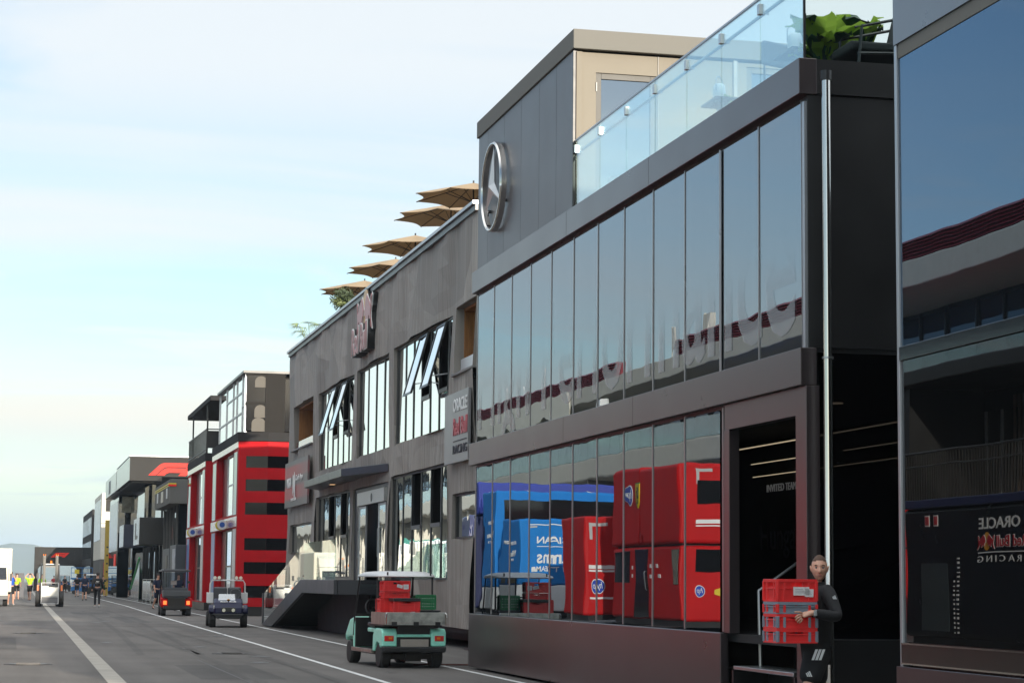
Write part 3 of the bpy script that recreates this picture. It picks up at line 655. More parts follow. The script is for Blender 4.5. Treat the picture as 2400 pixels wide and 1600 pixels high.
# folded skin: wavy along its length; every hole edge is shared
def wav(y, z):
    return .07 * math.sin(y * .9 + z * .5) * math.sin(z * .55 + 1.2) + .04 * math.sin(y * 2.1 + 1.3 * z)
ss = sorted({YA, YB, *[x for h in holes for x in h[:2]], *[YA + k * 1.11 for k in range(1, 30)]}); ts = sorted({.47, ZT, *[x for h in holes for x in h[2:]], 1.0, 4.8, 8.5, 9.1, 9.6})
for a, c in zip(ss, ss[1:]):
    for d, e in zip(ts, ts[1:]):
        m, n_ = (a + c) / 2, (d + e) / 2
        if c - a < 1e-6 or any(h[0] < m < h[1] and h[2] < n_ < h[3] for h in holes): continue
        P = [(FX + wav(y, z), y, z) for y, z in ((a, d), (c, d), (c, e), (a, e))]
        b.face(P[0], P[1], P[2]); b.face(P[0], P[2], P[3])
for a, c, d, e in holes:
    q = lambda y, z, dd: (FX + wav(y, z) if dd == 0 else FX + DEP, y, z)
    for (y0, z0), (y1, z1) in (((a, d), (c, d)), ((a, e), (c, e)), ((a, d), (a, e)), ((c, d), (c, e))): b.face(q(y0, z0, 0), q(y1, z1, 0), q(y1, z1, 1), q(y0, z0, 1))
b.build('cladding', RIBM, RB, recalc=False)
b = m3(); b.box(FX + .2, 22, YA, YB, 8.9, 9.0); b.box(FX + .9, 22, YA, YB, 4.6, 5.0); b.box(FX + .15, 22, YA + .1, YB - .1, .5, .6); b.box(FX + .9, FX + 1, YA, YB, .5, 9); b.box(FX + .1, 22, YB - .1, YB - .02, .5, 9.9); b.box(FX + .12, 22, YA + .02, YA + .1, .5, 9.9); b.box(21.9, 22, YA, YB, .5, 9.9)
b.build('inner_wall', DARK, RB)
b = m3(); b.box(FX - .13, FX + .35, YA, 56, 9.985, 10.06); b.box(FX - .12, FX + .35, 56.0, 68, 9.98, 10.055); b.box(FX - .13, FX + .35, 68.0, YB + .05, 9.975, 10.05)
b.build('parapet_cap', ALU, RB)
b = m3(); b.box(FX - .07, FX + .3, YA, YB, 9.84, 9.975); b.build('parapet_shadow_trim', BLACKM, RB)
b = m3(); b.box(10.6, 10.66, 49, 54, 10.0, 10.32); b.box(10.6, 10.66, 56.5, 67, 10.0, 10.30); b.build('terrace_screen', ALU, RB)
def rwin(y0, y1, z0, z1, mulls, nm='window', opened=(), zs=None, out=True):
    b = m3(); f = .05; X0, X1 = FX + .11, FX + .19
    b.box(X0, X1, y0, y0 + f, z0, z1); b.box(X0, X1, y1 - f * 2, y1, z0, z1); b.box(X0, X1, y0 + f, y1 - f * 2, z0, z0 + f); b.box(X0, X1, y0 + f, y1 - f * 2, z1 - f, z1)
    ed = [y0 + f] + list(mulls) + [y1 - f * 2]
    for m in mulls: b.box(X0 + .012, X1, m - .035, m + .035, z0 + f, z1 - f)
    for i in opened: b.box(X0, X1, ed[i] + .03, ed[i + 1] - .03, zs - .05, zs + .05)
    w_ = b.build(nm, BLACKM, RB)
    g = MB((10, 46.4, 0))
    for i, (p, q) in enumerate(zip(ed, ed[1:])):
        p += .03; q -= .03; zt = zs - .05 if i in opened else z1 - f
        g.face((FX + .145, p, z0 + f), (FX + .145, q, z0 + f), (FX + .145 + rnd.uniform(-.004, .004), q, zt), (FX + .145 + rnd.uniform(-.004, .004), p, zt))
    g.build('pane', GLASSW, w_, recalc=False)
    for i in (opened if out else ()):                               # top hung sash pushed outwards
        p, q = ed[i] + .03, ed[i + 1] - .03; zt = z1 - f; hgt = zt - zs; th = R(15.5)
        def sp(y, t, o): return (FX + .11 - t * hgt * math.sin(th) - o * math.cos(th), y, zt - t * hgt * math.cos(th) + o * math.sin(th) * -1)
        s_ = m3(); fw = .07
        def bar(ya, yb, ta, tb): s_.hexa([sp(ya, tb, 0), sp(yb, tb, 0), sp(yb, tb, .06), sp(ya, tb, .06), sp(ya, ta, 0), sp(yb, ta, 0), sp(yb, ta, .06), sp(ya, ta, .06)])
        bar(p, p + fw, 0, 1); bar(q - fw, q, 0, 1); bar(p + fw, q - fw, 0, .04); bar(p + fw, q - fw, .96, 1)
        sash = s_.build('open_sash', BLACKM, RB)
        g = m3(); g.face(sp(p + fw, .96, .04), sp(q - fw, .96, .04), sp(q - fw, .04, .04), sp(p + fw, .04, .04)); g.build('pane', GLASSW, sash, recalc=False)
        g = m3(); g.tube([sp(p + .04, .85, 0), (FX + .12, p + .04, zs + .35)], .014, 5); g.build('stay', ALU, sash)
    return w_
rwin(*wins['C'], [50.2, 51.35, 52.5, 53.65, 54.8, 55.95], opened=(1, 3), zs=6.15)
rwin(*wins['B'], [59.3, 60.7, 62.1])
rwin(*wins['A'], [65.75, 66.9, 68.05, 69.2, 70.35], opened=(1, 3), zs=6.15)
GLASSW_ = GLASSW; GLASSW = mirror_glass('dim window glass', 2.0, (.8, .86, .9), wav=.004, ws=1.0)
rwin(*lows['A'], [65.8, 67.1, 68.4, 69.7, 71.0], opened=(1, 3), zs=2.9, out=False); rwin(*lows['C'], [50.9, 52.2, 53.5, 54.8, 56.1], opened=(1, 3), zs=2.9, out=False)
rwin(*lows['S'], []); rwin(*lows['L'], [])
# entrance with sliding glass doors
y0, y1, z0, z1 = lows['D']
b = m3(); b.box(FX + .1, FX + .2, y0, y0 + .5, z0, z1); b.box(FX + .1, FX + .2, y1 - .9, y1, z0, z1); b.box(FX + .1, FX + .2, y0 + .5, y1 - .9, z1 - .12, z1); b.build('door_frame', BLACKM, RB)
b = m3(); b.box(FX + .02, FX + .12, y0 + .5, y1 - .9, 3.72, z1 - .13); b.build('door_operator', STEEL, RB, bevel=.01)
b = m3(); b.cyl((FX + .01, 60.6, 3.9), (FX + .04, 60.6, 3.9), .12, .12, 14); b.build('sensor', BLACKM, RB)
for (p, q, xo) in ((58.5, 59.75, .10), (61.9, 63.2, .10)):
    b = m3(); b.box(FX + xo - .02, FX + xo + .03, p, p + .05, z0, 3.7); b.box(FX + xo - .02, FX + xo + .03, q - .05, q, z0, 3.7); b.box(FX + xo - .02, FX + xo + .03, p + .05, q - .05, 3.64, 3.7); d = b.build('sliding_door', ALU, RB)
    b = m3(); b.face((FX + xo, p + .05, z0), (FX + xo, q - .05, z0), (FX + xo, q - .05, 3.64), (FX + xo, p + .05, 3.64)); b.build('pane', GLASSW, d, recalc=False)
    b = m3(); b.tube([(FX + xo - .05, q - .12, 2.2), (FX + xo - .05, q - .12, 3.0)], .012, 6); b.build('handle', STEEL, d)
# timber balconies
for i, (a, c, d, e) in enumerate(balc):
    b = m3(); b.box(FX + .22, 11.4, c - .02, c + .06, d, e); b.box(FX + .22, 11.4, a - .06, a + .02, d, e); b.box(FX + .22, 11.4, a + .02, c - .02, e - .06, e)
    bal_ = b.build('balcony_lining', WOOD, RB)
    b = m3(); b.box(11.4, 11.44, a, c, d, e); b.box(FX + .22, 11.4, a + .02, c - .02, d - .05, d + .01); b.build('recess', DARK, bal_)
    b = m3(); b.box(FX - .10, FX + .22, a, c - .03, d - .06, d + .0); b.build('ledge', PLAINRB, bal_, bevel=.01)
    b = m3(); b.box(FX + .14, FX + .15, a + .02, c - .03, d, d + (.32 if i else .36)); b.build('glass_screen', mat('frosted screen', (.52, .53, .54), .3, var=.05) if i == 0 else clear_glass('red tint glass', (.75, .12, .10), 1.5, .1), bal_)
GLASSW = GLASSW_
# canopy over the entrance
b = m3(); b.prism([(58.0, 10.05), (61.4, 9.25), (69.6, 9.28), (71.4, 10.05)], (0, 0, 4.52), (0, 1, 0), (1, 0, 0), -.22)
b.build('canopy', mat('canopy metal', (.045, .048, .055), .3, .4, var=.05), RB, bevel=.01)
b = m3(); b.box(9.7, 9.85, 66.5, 66.8, 4.512, 4.518); b.build('canopy_light', mat('warm downlight', (.9, .6, .35), .5, var=0, emit=(1, .6, .3), es=.5), RB)
# wall signs
b = m3(); b.box(FX - .16, FX - .09, 46.5, 49.15, 4.22, 5.84); sg = b.build('sign_panel', mat('silver sign', (.27, .262, .262), .35, .3, var=.04), RB, bevel=.008)
text('ORACLE', 'lettering', mat('sign white', (.75, .74, .72), .4, var=0), sg, (FX - .162, 48.12, 5.38), (0, -1, 0), (0, 0, 1), height=.30, width=1.55, depth=.015, bold=.02, worldorg=o3)
text('Red Bull', 'lettering', mat('sign red', (.45, .03, .05), .4, var=0), sg, (FX - .162, 48.1, 4.84), (0, -1, 0), (0, 0, 1), height=.40, width=1.55, depth=.015, bold=.03, worldorg=o3)
b = m3(); b.box(FX - .172, FX - .162, 46.6, 48.1, 4.70, 4.72); b.build('sign_rule', INK, sg)
text('RACING', 'lettering', INK, sg, (FX - .162, 48.1, 4.42), (0, -1, 0), (0, 0, 1), height=.2, width=1.55, depth=.015, worldorg=o3)
def striped(name):
    m = bpy.data.materials.new(name); m.use_nodes = True; t = m.node_tree; n = t.nodes; l = t.links; p = n['Principled BSDF']; p.inputs['Roughness'].default_value = .4
    co = n.new('ShaderNodeTexCoord'); s_ = n.new('ShaderNodeSeparateXYZ'); l.new(co.outputs['Generated'], s_.inputs[0])
    rp = n.new('ShaderNodeValToRGB'); e = rp.color_ramp.elements; G = (.075, .072, .078, 1); D = (.36, .022, .03, 1)
    e[0].position = 0; e[0].color = G; e[1].position = 1; e[1].color = (.10, .095, .10, 1)
    for ps, cc in ((.13, G), (.20, D), (.42, D), (.5, G), (.62, G), (.68, D), (.86, D), (.93, (.09, .088, .09, 1))): q = e.new(ps); q.color = cc
    l.new(s_.outputs[2], rp.inputs[0]); mx = n.new('ShaderNodeMixRGB'); mx.inputs['Color2'].default_value = (.17, .13, .128, 1)
    mr = n.new('ShaderNodeMapRange'); mr.inputs['From Min'].default_value = .62; mr.inputs['From Max'].default_value = -.25; l.new(s_.outputs[1], mr.inputs['Value']); l.new(mr.outputs[0], mx.inputs['Fac']); l.new(rp.outputs[0], mx.inputs['Color1']); l.new(mx.outputs[0], p.inputs['Base Color']); return m
b = m3(); b.box(FX - .16, FX - .09, 73.0, 79.2, 4.15, 5.80); sg2 = b.build('sign_panel', striped('striped sign face'), RB, bevel=.008)  # soft red and grey stripes fading along the panel
SW = mat('sign white', (.75, .74, .72))
BULL = [(.00, .66), (.05, .60), (.045, .46), (.085, .40), (.16, .50), (.28, .62), (.38, .70), (.46, .60), (.53, .42), (.52, .30), (.46, .26), (.43, .15), (.37, .12), (.36, .2), (.31, .17), (.27, .07), (.21, .05), (.22, .13), (.20, .24), (.14, .22), (.10, .13), (.03, -.02), (-.04, -.06), (-.01, .04), (.04, .16), (.045, .28), (.015, .40), (.01, .50), (-.03, .60)]
def bulls(org, ex, ey, s, parent, depth, mred, msun, mwhite, wo, deep=None):
    ex, ey, org = Vector(ex), Vector(ey), Vector(org); nn = ex.cross(ey).normalized()
    sunp = [(.60 + .26 * math.cos(t * .2618), .36 + .50 * math.sin(t * .2618)) for t in range(24)]
    right = [(1.2 - x, y) for x, y in BULL][::-1]
    def grow(p, k):
        cx_, cy_ = sum(q[0] for q in p) / len(p), sum(q[1] for q in p) / len(p); return [(cx_ + (x - cx_) * k, cy_ + (y - cy_) * k) for x, y in p]
    if deep:
        b = MB(wo)
        for p in (grow(BULL, 1.10), grow(right, 1.10), grow(sunp, 1.06)): b.prism(p, org - nn * deep, ex * s, ey * s, deep)
        b.build('logo_return', BLACKM, parent)
    b = MB(wo); b.prism(sunp, org + nn * .002, ex * s, ey * s, depth); b.build('sun_disc', msun, parent)
    for p in (BULL, right):
        b = MB(wo); b.prism(grow(p, 1.10), org + nn * (depth + .004), ex * s, ey * s, depth); o_ = b.build('bull', mwhite, parent)
        b = MB(wo); b.prism(p, org + nn * (2 * depth + .008), ex * s, ey * s, depth); b.build('bull_face', mred, o_)
bulls((FX - .13, 62.5, 8.80), (0, -1.12, 0), (0, 0, .72), 1.9, RB, .02, mat('faded red', (.42, .17, .17), .4, var=0), mat('faded amber', (.62, .38, .16), .4, var=0), SW, o3, deep=.32)
text('Red Bull', 'logo_return', BLACKM, RB, (FX + .1, 62.85, 8.12), (0, -1, 0), (0, 0, 1), width=2.8, height=.86, depth=.36, bold=.045, worldorg=o3)
text('Red Bull', 'logo_lettering', SW, RB, (FX - .262, 62.85, 8.12), (0, -1, 0), (0, 0, 1), width=2.8, height=.86, depth=.02, bold=.04, worldorg=o3)
text('Red Bull', 'logo_lettering', mat('faded red', (.4, .17, .17)), RB, (FX - .284, 62.82, 8.14), (0, -1, 0), (0, 0, 1), width=2.74, height=.80, depth=.012, bold=.002, worldorg=o3)
bulls((FX - .165, 76.75, 4.62), (0, -.55, -.15), (.0, .0, 1.0), 1.0, sg2, .006, SW, SW, SW, o3)
text('VISA', 'lettering', SW, sg2, (FX - .163, 78.55, 4.86), (0, -1, 0), (0, 0, 1), height=.36, width=1.25, depth=.015, bold=.03, worldorg=o3)
text('Cash App', 'lettering', SW, sg2, (FX - .163, 76.1, 5.0), (0, -1, 0), (0, 0, 1), height=.26, width=1.9, depth=.015, bold=.01, worldorg=o3)
text('RACING BULLS', 'lettering', SW, sg2, (FX - .163, 77.3, 4.36), (0, -1, 0), (0, 0, 1), height=.10, width=1.4, depth=.015, worldorg=o3)
# undercarriage
b = m3(); b.box(10.5, 21, 46.6, 79.5, .15, .5); b.box(10.1, 10.5, 47, 55, .36, .46); b.build('undercarriage', DARK, RB)
for y in (47.2, 52.0, 74.5):
    b = m3(); b.cyl((10.25, y, .06), (10.25, y, .48), .05, .05, 10); b.box(10.0, 10.5, y - .25, y + .25, .0, .05); b.build('jack_stand', mat('dark steel', (.06, .055, .05)), RB)

# entrance ramp
rp_ = thing('entrance_ramp', 'dark grey entrance platform with a sloping stair and glass sides before the ribbed building', 'ramp', (8.3, 56, 0))
ro = (8.3, 56, 0)
SL = mat('slate panel', (.050, .052, .058), .42, .1, var=.05)
b = MB(ro); prof = [(56.0, 1.16), (62.3, 1.16), (69.6, .03), (72.4, .03), (62.7, 1.54), (56.0, 1.54)]
b.prism(prof, (8.30, 0, 0), (0, 1, 0), (0, 0, 1), .10); b.prism(prof, (9.9, 0, 0), (0, 1, 0), (0, 0, 1), .10); b.build('stringer', SL, rp_, bevel=.01)
b = MB(ro); b.box(8.41, 9.9, 56.0, 62.5, 1.40, 1.50); b.box(8.41, 9.9, 55.99, 56.08, 1.16, 1.54); b.build('platform', SL, rp_)
b = MB(ro)
for k in range(9): b.box(8.41, 9.9, 62.5 + k * 1.08, 63.62 + k * 1.08, 1.34 - k * .165, 1.38 - k * .165)
b.build('tread', STEEL, rp_)
b = MB(ro); b.box(8.33, 8.345, 56.05, 62.2, 1.545, 2.60); b.face((8.335, 62.2, 1.56), (8.335, 72.3, .1), (8.335, 72.3, 1.05), (8.335, 62.2, 2.6)); b.build('glass_side', CLEARG, rp_)
b = MB(ro); b.box(8.31, 8.37, 72.25, 72.42, .02, 1.08); b.build('newel_post', SL, rp_)
b = MB(ro); b.box(9.3, 9.85, 56.2, 66, .02, 1.15); b.build('under_ramp_shade', DARK, rp_)  # dark box standing in for the shadow under the platform
b = MB(ro); b.hexa([(8.42, 62.4, 1.17), (9.88, 62.4, 1.17), (9.88, 69.5, .05), (8.42, 69.5, .05), (8.42, 62.4, 1.25), (9.88, 62.4, 1.25), (9.88, 69.5, .13), (8.42, 69.5, .13)]); b.build('stair_soffit', DARK, rp_)

# roof terrace of the ribbed building
def parasol(loc, rz, label):
    root = thing('parasol', label, 'parasol', loc, rz, group='sand coloured parasols on the ribbed building')
    b = MB(); n = 8; rad = 1.68; hz = -.42
    top = (0, 0, 0); tips = [(rad * math.cos(2 * math.pi * k / n), rad * math.sin(2 * math.pi * k / n), hz) for k in range(n)]
    for k in range(n):
        A, Bq = Vector(tips[k]), Vector(tips[(k + 1) % n]); prev = A; pr_ = Vector(top)
        edge = [A.lerp(Bq, t / 6) * (1 - .13 * math.sin(math.pi * t / 6)) for t in range(7)]
        for e in edge: e.z = hz + .02 * 0
        for p, q in zip(edge, edge[1:]):
            b.face(top, p, q)
            b.face((0, 0, -.012), q - Vector((0, 0, .012)), p - Vector((0, 0, .012)))
    b.build('canopy', TAN, root, recalc=False); root.location.z += .10
    b = MB()
    for k in range(n): b.tube([(0, 0, -.04), Vector(tips[k]) + Vector((0, 0, -.02))], .012, 5); b.tube([(0, 0, -.55), Vector(tips[k]) * .5 + Vector((0, 0, -.02))], .010, 5)
    b.build('ribs', BLACKM, root)
    b = MB(); b.cyl((0, 0, -2.75), (0, 0, .06), .025, .025, 8); b.build('pole', BLACKM, root)
    return root
pz = parasol((11.9, 55.87, 12.18), .2, 'sand coloured parasol nearest the grey pavilion, highest of the row')
for (x, y, z, r_, lab) in ((11.9, 58.9, 12.12, .35, 'second sand coloured parasol from the grey pavilion'), (11.8, 63.9, 12.0, .1, 'middle sand coloured parasol of the row, above the red bulls sign'), (11.95, 68.2, 11.9, .3, 'second sand coloured parasol from the far end'), (11.85, 73.9, 11.96, .2, 'farthest sand coloured parasol, above the round olive bush')):
    dup(pz, (x, y, z + .10), r_, lab)
def bush(name, label, loc, rad, n, m, cat='bush'):
    root = thing(name, label, cat, loc); rr = random.Random(4); b = MB()
    for i in range(n):
        v = Vector((rr.gauss(0, 1), rr.gauss(0, 1), rr.gauss(0, .9))).normalized() * rad * rr.uniform(.35, 1.12); a = Vector((rr.uniform(-1, 1), rr.uniform(-1, 1), rr.uniform(-1, 1))).normalized() * .09; c = v.cross(a).normalized() * .025
        b.face(v - a, v + c, v + a, v - c)
    b.build('foliage', m, root, recalc=False); b = MB(); b.tube([(0, 0, -1.1), (.03, .02, -.5), (0, 0, 0)], [.05, .04, .02], 6); b.build('trunk', mat('bark', (.09, .065, .045), .9, var=.3), root)
    return root
bush('olive_bush', 'small round olive bush on the roof under the farthest parasol', (10.6, 70.4, 10.86), .42, 900, mat('olive leaf', (.13, .16, .055), .6, var=.3, vs=20))
pm = thing('palm', 'small fan palm with yellow green fronds at the far end of the ribbed roof', 'palm', (10.6, 78.6, 10.0))
for k in range(9):
    a = k * .7 + .2; b = MB(); d = Vector((math.cos(a), math.sin(a), 0)); up = Vector((0, 0, 1)); tip0 = d * .42 + up * (.85 + .2 * math.sin(k * 2.2))
    b.tube([(0, 0, .2), tip0 * .6, tip0], .010, 5); sdv = d.cross(up)
    for j in range(15):
        t = (j - 7) / 7; dirv = (d * math.cos(t * 1.3) + sdv * math.sin(t * 1.3)).normalized(); tp = tip0 + dirv * .55 + up * (.02 - .22 * abs(t)); wv = dirv.cross(up).normalized() * .018
        b.face(tip0, tip0 + dirv * .28 + wv + up * .04, tp, tip0 + dirv * .28 - wv + up * .04)
    b.build('frond', mat('palm frond', (.30, .36, .07), .5, var=.2), pm, recalc=False)
b = MB(); b.cyl((0, 0, -.2), (0, 0, .3), .07, .05, 8); b.build('trunk', mat('bark', (.09, .065, .045)), pm)
# ================================================================ red towers
SILV = mirror_glass('pale reflective panel', 3.0, (.80, .84, .88), wav=.003)
PINK = mat('red beam in sheen', (.34, .10, .10), .22, .2, var=.05, coat=.6)  # sheen on the red beams put into a pinker colour
DGREY = mat('dark grey band', (.030, .029, .029), .8, var=.06, spec=.12)
TX = 9.35
def tower(y0, y1, label, upper, name='red_tower'):
    org = (TX, y0, 0); t = thing(name, label, 'building', org, group='red team towers beyond the ribbed building')
    def m(): return MB(org)
    bays = [(y0 + 1.9, y1 - 2.3, 4.33, 7.12), (y0 + 1.9, y1 - 2.3, .42, 3.75)]
    b = m(); wall_grid(b, lambda s, q, d: (TX + d, s, q), y0, y1, .40, 7.40, bays, .30); b.build('front_wall', RED, t, recalc=False)
    # folded end wall with black window slots
    slots = [(6.28, 6.78), (5.29, 5.79), (4.29, 4.80), (2.78, 3.29), (1.78, 2.28), (.77, 1.28)]
    pts = [(TX, y0), (TX + 1.22, y0 - .28), (TX + 6, y0 + .1)]; b = m(); g = m()
    for (xa, ya), (xc, yc), inset in ((pts[0], pts[1], (.26, 1.0)), (pts[1], pts[2], (0.0, .93))):
        def P(s, q, d, xa=xa, ya=ya, xc=xc, yc=yc): return (xa + (xc - xa) * s, ya + (yc - ya) * s + d, q)
        hs = [(inset[0], inset[1], a, c) for a, c in slots]
        wall_grid(b, P, 0, 1, .40, 7.40, hs, .03)
        for h in hs: g.face(P(h[0], h[2], .03), P(h[1], h[2], .03), P(h[1], h[3], .03), P(h[0], h[3], .03))
    b.build('end_wall', RED, t, recalc=False); g.build('slot_window', mat('black slot glass', (.006, .006, .007), .12, var=0, spec=.3), t, recalc=False)
    b = m(); b.box(TX + .02, TX + 6, y0 + .15, y1 - .05, 7.40, 7.42); b.box(TX + .02, TX + 6, y1 - .05, y1, .4, 7.4); b.build('shell', BLACK, t)
    b = m(); b.prism([(TX - .05, y0 - .03), (TX + 1.22, y0 - .31), (TX + 6, y0 + .07), (TX + 6, y1), (TX - .05, y1)], (0, 0, 7.80), (1, 0, 0), (0, 1, 0), -.38); b.build('roof_band', DGREY, t, bevel=.01)
    b = m(); b.prism([(TX + .08, y0 + .06), (TX + 1.2, y0 - .2), (TX + 6, y0 + .2), (TX + 6, y1), (TX + .08, y1)], (0, 0, .40), (1, 0, 0), (0, 1, 0), -.38); b.build('plinth', BLACK, t)
    for ya, yb in ((y0 + .45, y0 + 1.75), (y1 - 2.0, y1 - .4)):
        b = m(); b.box(TX - .012, TX + .0, ya, yb, 4.3, 7.0); b.build('pilaster_panel', SILV, t)
        b = m(); b.box(TX - .012, TX + .0, ya, yb, .45, 3.7); b.build('pilaster_panel', mat('printed pilaster', (.42, .43, .46), .3, .2, var=.1) if ya < y0 + 1 else mat('blue print', (.03, .16, .42), .3, var=.35, vs=3), t)
    b = m(); b.box(TX - .03, TX + .0, y0 + .02, y1, 3.78, 4.22); b.box(TX - .03, TX, y0 + .02, y1, 7.14, 7.40); b.build('beam', PINK, t, bevel=.006)
    for (a, c, d, e) in bays:
        b = m(); b.box(TX + .30, TX + .34, a, c, d, e); b.build('bay_back', mat('dark red reveal', (.1, 0, 0)), t)
        mid = a + (c - a) * .62; b = m()
        for yy in (a, a + (mid - a) / 2, mid): b.box(TX + .22, TX + .28, yy, yy + .08, d, e)
        for zq in (d, (d + e) / 2, e - .08): b.box(TX + .225, TX + .275, a + .08, mid, zq, zq + .07)
        fr_ = b.build('bay_window', WHITE if d > 4 else BLACKM, t); b = m(); b.face((TX + .25, a, d), (TX + .25, mid, d), (TX + .25, mid, e), (TX + .25, a, e)); b.build('pane', GLASSW if d > 4 else SMOKE, fr_, recalc=False)
    for dx, (mc, mc2, xo) in enumerate(((mat('sign yellow', (.65, .50, .03), .4, var=.05), BLACKM, .0), (WHITE, mat('sign blue', (.02, .10, .42), .4, var=0), .22))):
        b = m(); yb = y0 + 5.2 - dx * .9; b.cyl((TX - .22, yb, 3.95), (TX - .22, yb + .12, 3.95), .22, .22, 20); s_ = b.build('blade_sign', mc, t)
        b = m(); b.cyl((TX - .22, yb - .01, 3.95), (TX - .22, yb, 3.95), .12, .12, 16); b.build('emblem', mc2, s_)
    return t, m
t1, m1 = tower(91.4, 103.5, 'nearer red tower with black window slots and a glass box on its roof', 1)
# glass box upstairs
gx, ga, gb_, gz0, gz1 = TX + .28, 91.75, 103.3, 7.80, 10.36
b = m1(); cols = [ga, 92.9, 95.3, 96.9, 99.9, gb_]
for y in cols: b.box(gx - .04, gx + .06, y - .06, y + .06, gz0, gz1)
for (y0_, y1_), zs_ in zip(zip(cols, cols[1:]), ((9.0,), (8.75, 9.65), (8.75, 9.65), (8.75, 9.65), (8.75,))):
    for zq in zs_: b.box(gx - .03, gx + .05, y0_ + .06, y1_ - .06, zq - .04, zq + .04)
fr_ = b.build('roof_window', ALU, t1); b = m1(); b.face((gx, ga, gz0), (gx, gb_, gz0), (gx, gb_, gz1), (gx, ga, gz1)); b.build('pane', GLASSW, fr_, recalc=False)
b = m1(); b.box(gx + .03, TX + 1.1, 91.55, 91.62, gz0 + .08, gz1 - .1); b.box(TX + 1.95, TX + 4, 91.85, 91.92, gz0 + .1, gz1 - .2); b.build('end_window', mat('black slot glass', (.006, .006, .007)), t1)
b = m1(); b.box(TX + 1.1, TX + 1.95, 91.5, 91.9, gz0, gz1); b.box(gx, TX + 6, 91.95, 92.0, gz0, gz1); b.box(gx, TX + 1.1, 91.53, 91.66, gz1 - .1, gz1); b.box(gx, TX + 1.1, 91.53, 91.66, 9.0, 9.12); b.build('end_frame', mat('bronze grey frame', (.022, .020, .018), .75, 0, var=.1, spec=.15), t1)
POD_REFL = mat('painted pod reflection', (.10, .09, .074), .7, var=.05)  # reflections in the end glass painted as flat tan shapes
for (cx_, w0, z0_, z1_) in ((gx + .62, .26, 9.75, 10.24), (gx + .62, .26, 8.45, 9.0), (gx + .55, .30, 7.85, 8.45)):
    b = m1(); pl = [(-w0, z0_)] + [(-w0 * math.cos(R(t * 15)), z1_ - .25 + .25 * math.sin(R(t * 15))) for t in range(13)] + [(w0, z0_)]
    b.prism(pl, (cx_, 91.545, 0), (1, 0, 0), (0, 0, 1), .012); b.build('pod_reflection', POD_REFL, t1)
b = m1(); b.box(gx - .15, TX + 6, 91.45, gb_ + .15, gz1, gz1 + .10); b.build('flat_roof', BLACKM, t1)
t2, m2_ = tower(107.2, 118.2, 'farther red tower with a railed roof terrace under a flat canopy', 0)
b = m2_(); b.box(TX - .1, TX + 5, 104.5, 118.3, 10.22, 10.46); b.build('canopy_roof', DGREY, t2, bevel=.01)
b = m2_()
for y in (107.5, 116.2): b.box(TX + .02, TX + .1, y, y + .09, 7.8, 10.22)
b.build('canopy_post', BLACKM, t2)
b = m2_(); b.box(TX + 1.6, TX + 5, 108.2, 118, 7.8, 10.2); b.build('terrace_room', DGREY, t2)
b = m2_(); b.box(TX + 1.56, TX + 1.6, 109.5, 112.5, 7.9, 9.6); b.build('terrace_window', GLASSW, t2)
b = m2_(); b.tube([(TX, 107.25, 9.0), (TX, 118.2, 9.0)], .03, 6); b.tube([(TX, 107.25, 7.98), (TX, 118.2, 7.98)], .03, 6)
k = 107.3
while k < 118.2: b.box(TX - .02, TX + .02, k, k + .10, 7.8, 9.0); k += .62
b.tube([(TX, 107.25, 9.0), (TX + 4, 107.25, 9.0)], .03, 6); b.box(TX + .02, TX + 4, 107.24, 107.27, 8.05, 8.92); b.build('railing', BLACKM, t2)

# ================================================================ farther paddock units
BGL = mirror_glass('black curtain glass', 1.9, wav=.004)
PALE = mat('pale silver panel', (.45, .50, .54), .22, .6, var=.06)
GR1 = mat('unit grey', (.14, .134, .122), .8, spec=.12, var=.05); GR2 = mat('unit dark grey', (.045, .043, .040), .8, var=.06, spec=.12); NAVB = mat('unit navy', (.018, .024, .055), .4, var=.08)
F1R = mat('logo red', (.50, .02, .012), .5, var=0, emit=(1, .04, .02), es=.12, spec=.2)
def boxthing(name, label, cat, x0, x1, y0, y1, z0, z1, m, part='wall', group=None):
    t = thing(name, label, cat, (x0, y0, 0), group=group); b = MB((x0, y0, 0)); b.box(x0, x1, y0, y1, z0, z1); b.build(part, m, t, bevel=.02); return t, (lambda o=(x0, y0, 0): MB(o))
fb, mf = boxthing('motor_club_building', 'black glass building with a big cantilevered roof box carrying a red chevron logo', 'building', 9.4, 22, 158, 176, 0, 8.4, BGL, 'glass_wall')
b = mf(); b.box(8.2, 22, 156.4, 175.8, 8.58, 10.32); b.build('roof_box', GR2, fb, bevel=.02)
b = mf(); b.box(8.17, 8.2, 156.6, 175.7, 8.62, 10.28); b.build('roof_box_side', PALE, fb)
b = mf(); b.box(8.15, 22, 156.35, 175.8, 10.33, 10.39); b.build('roof_edge', ALU, fb)
b = mf()
for k in range(12): b.box(8.4, 15, 157 + k * 1.5, 157.2 + k * 1.5, 8.45, 8.57)
b.build('soffit_slats', BLACKM, fb)
def f1logo(parent, wo, org, s, d=.03):
    ex, ey = (1, 0, 0), (0, 0, 1)
    for nm, poly in (('logo_sweep', [(0, 0), (.75, .72), (.95, .86), (1.2, .92), (3.0, .92), (2.74, .62), (1.32, .62), (1.12, .56), (.95, .42), (.52, 0)]), ('logo_bar', [(.60, 0), (1.0, .38), (1.18, .50), (1.36, .55), (2.68, .55), (2.38, .22), (1.5, .22), (1.3, .14), (1.15, 0)]), ('logo_slash', [(2.15, 0), (3.08, .92), (3.62, .92), (2.70, 0)])):
        b = MB(wo); b.prism([(x * s, y * s) for x, y in poly], org, ex, ey, d); b.build(nm, F1R, parent)
f1logo(fb, (9.4, 158, 0), (9.5, 156.36, 8.98), 1.0)
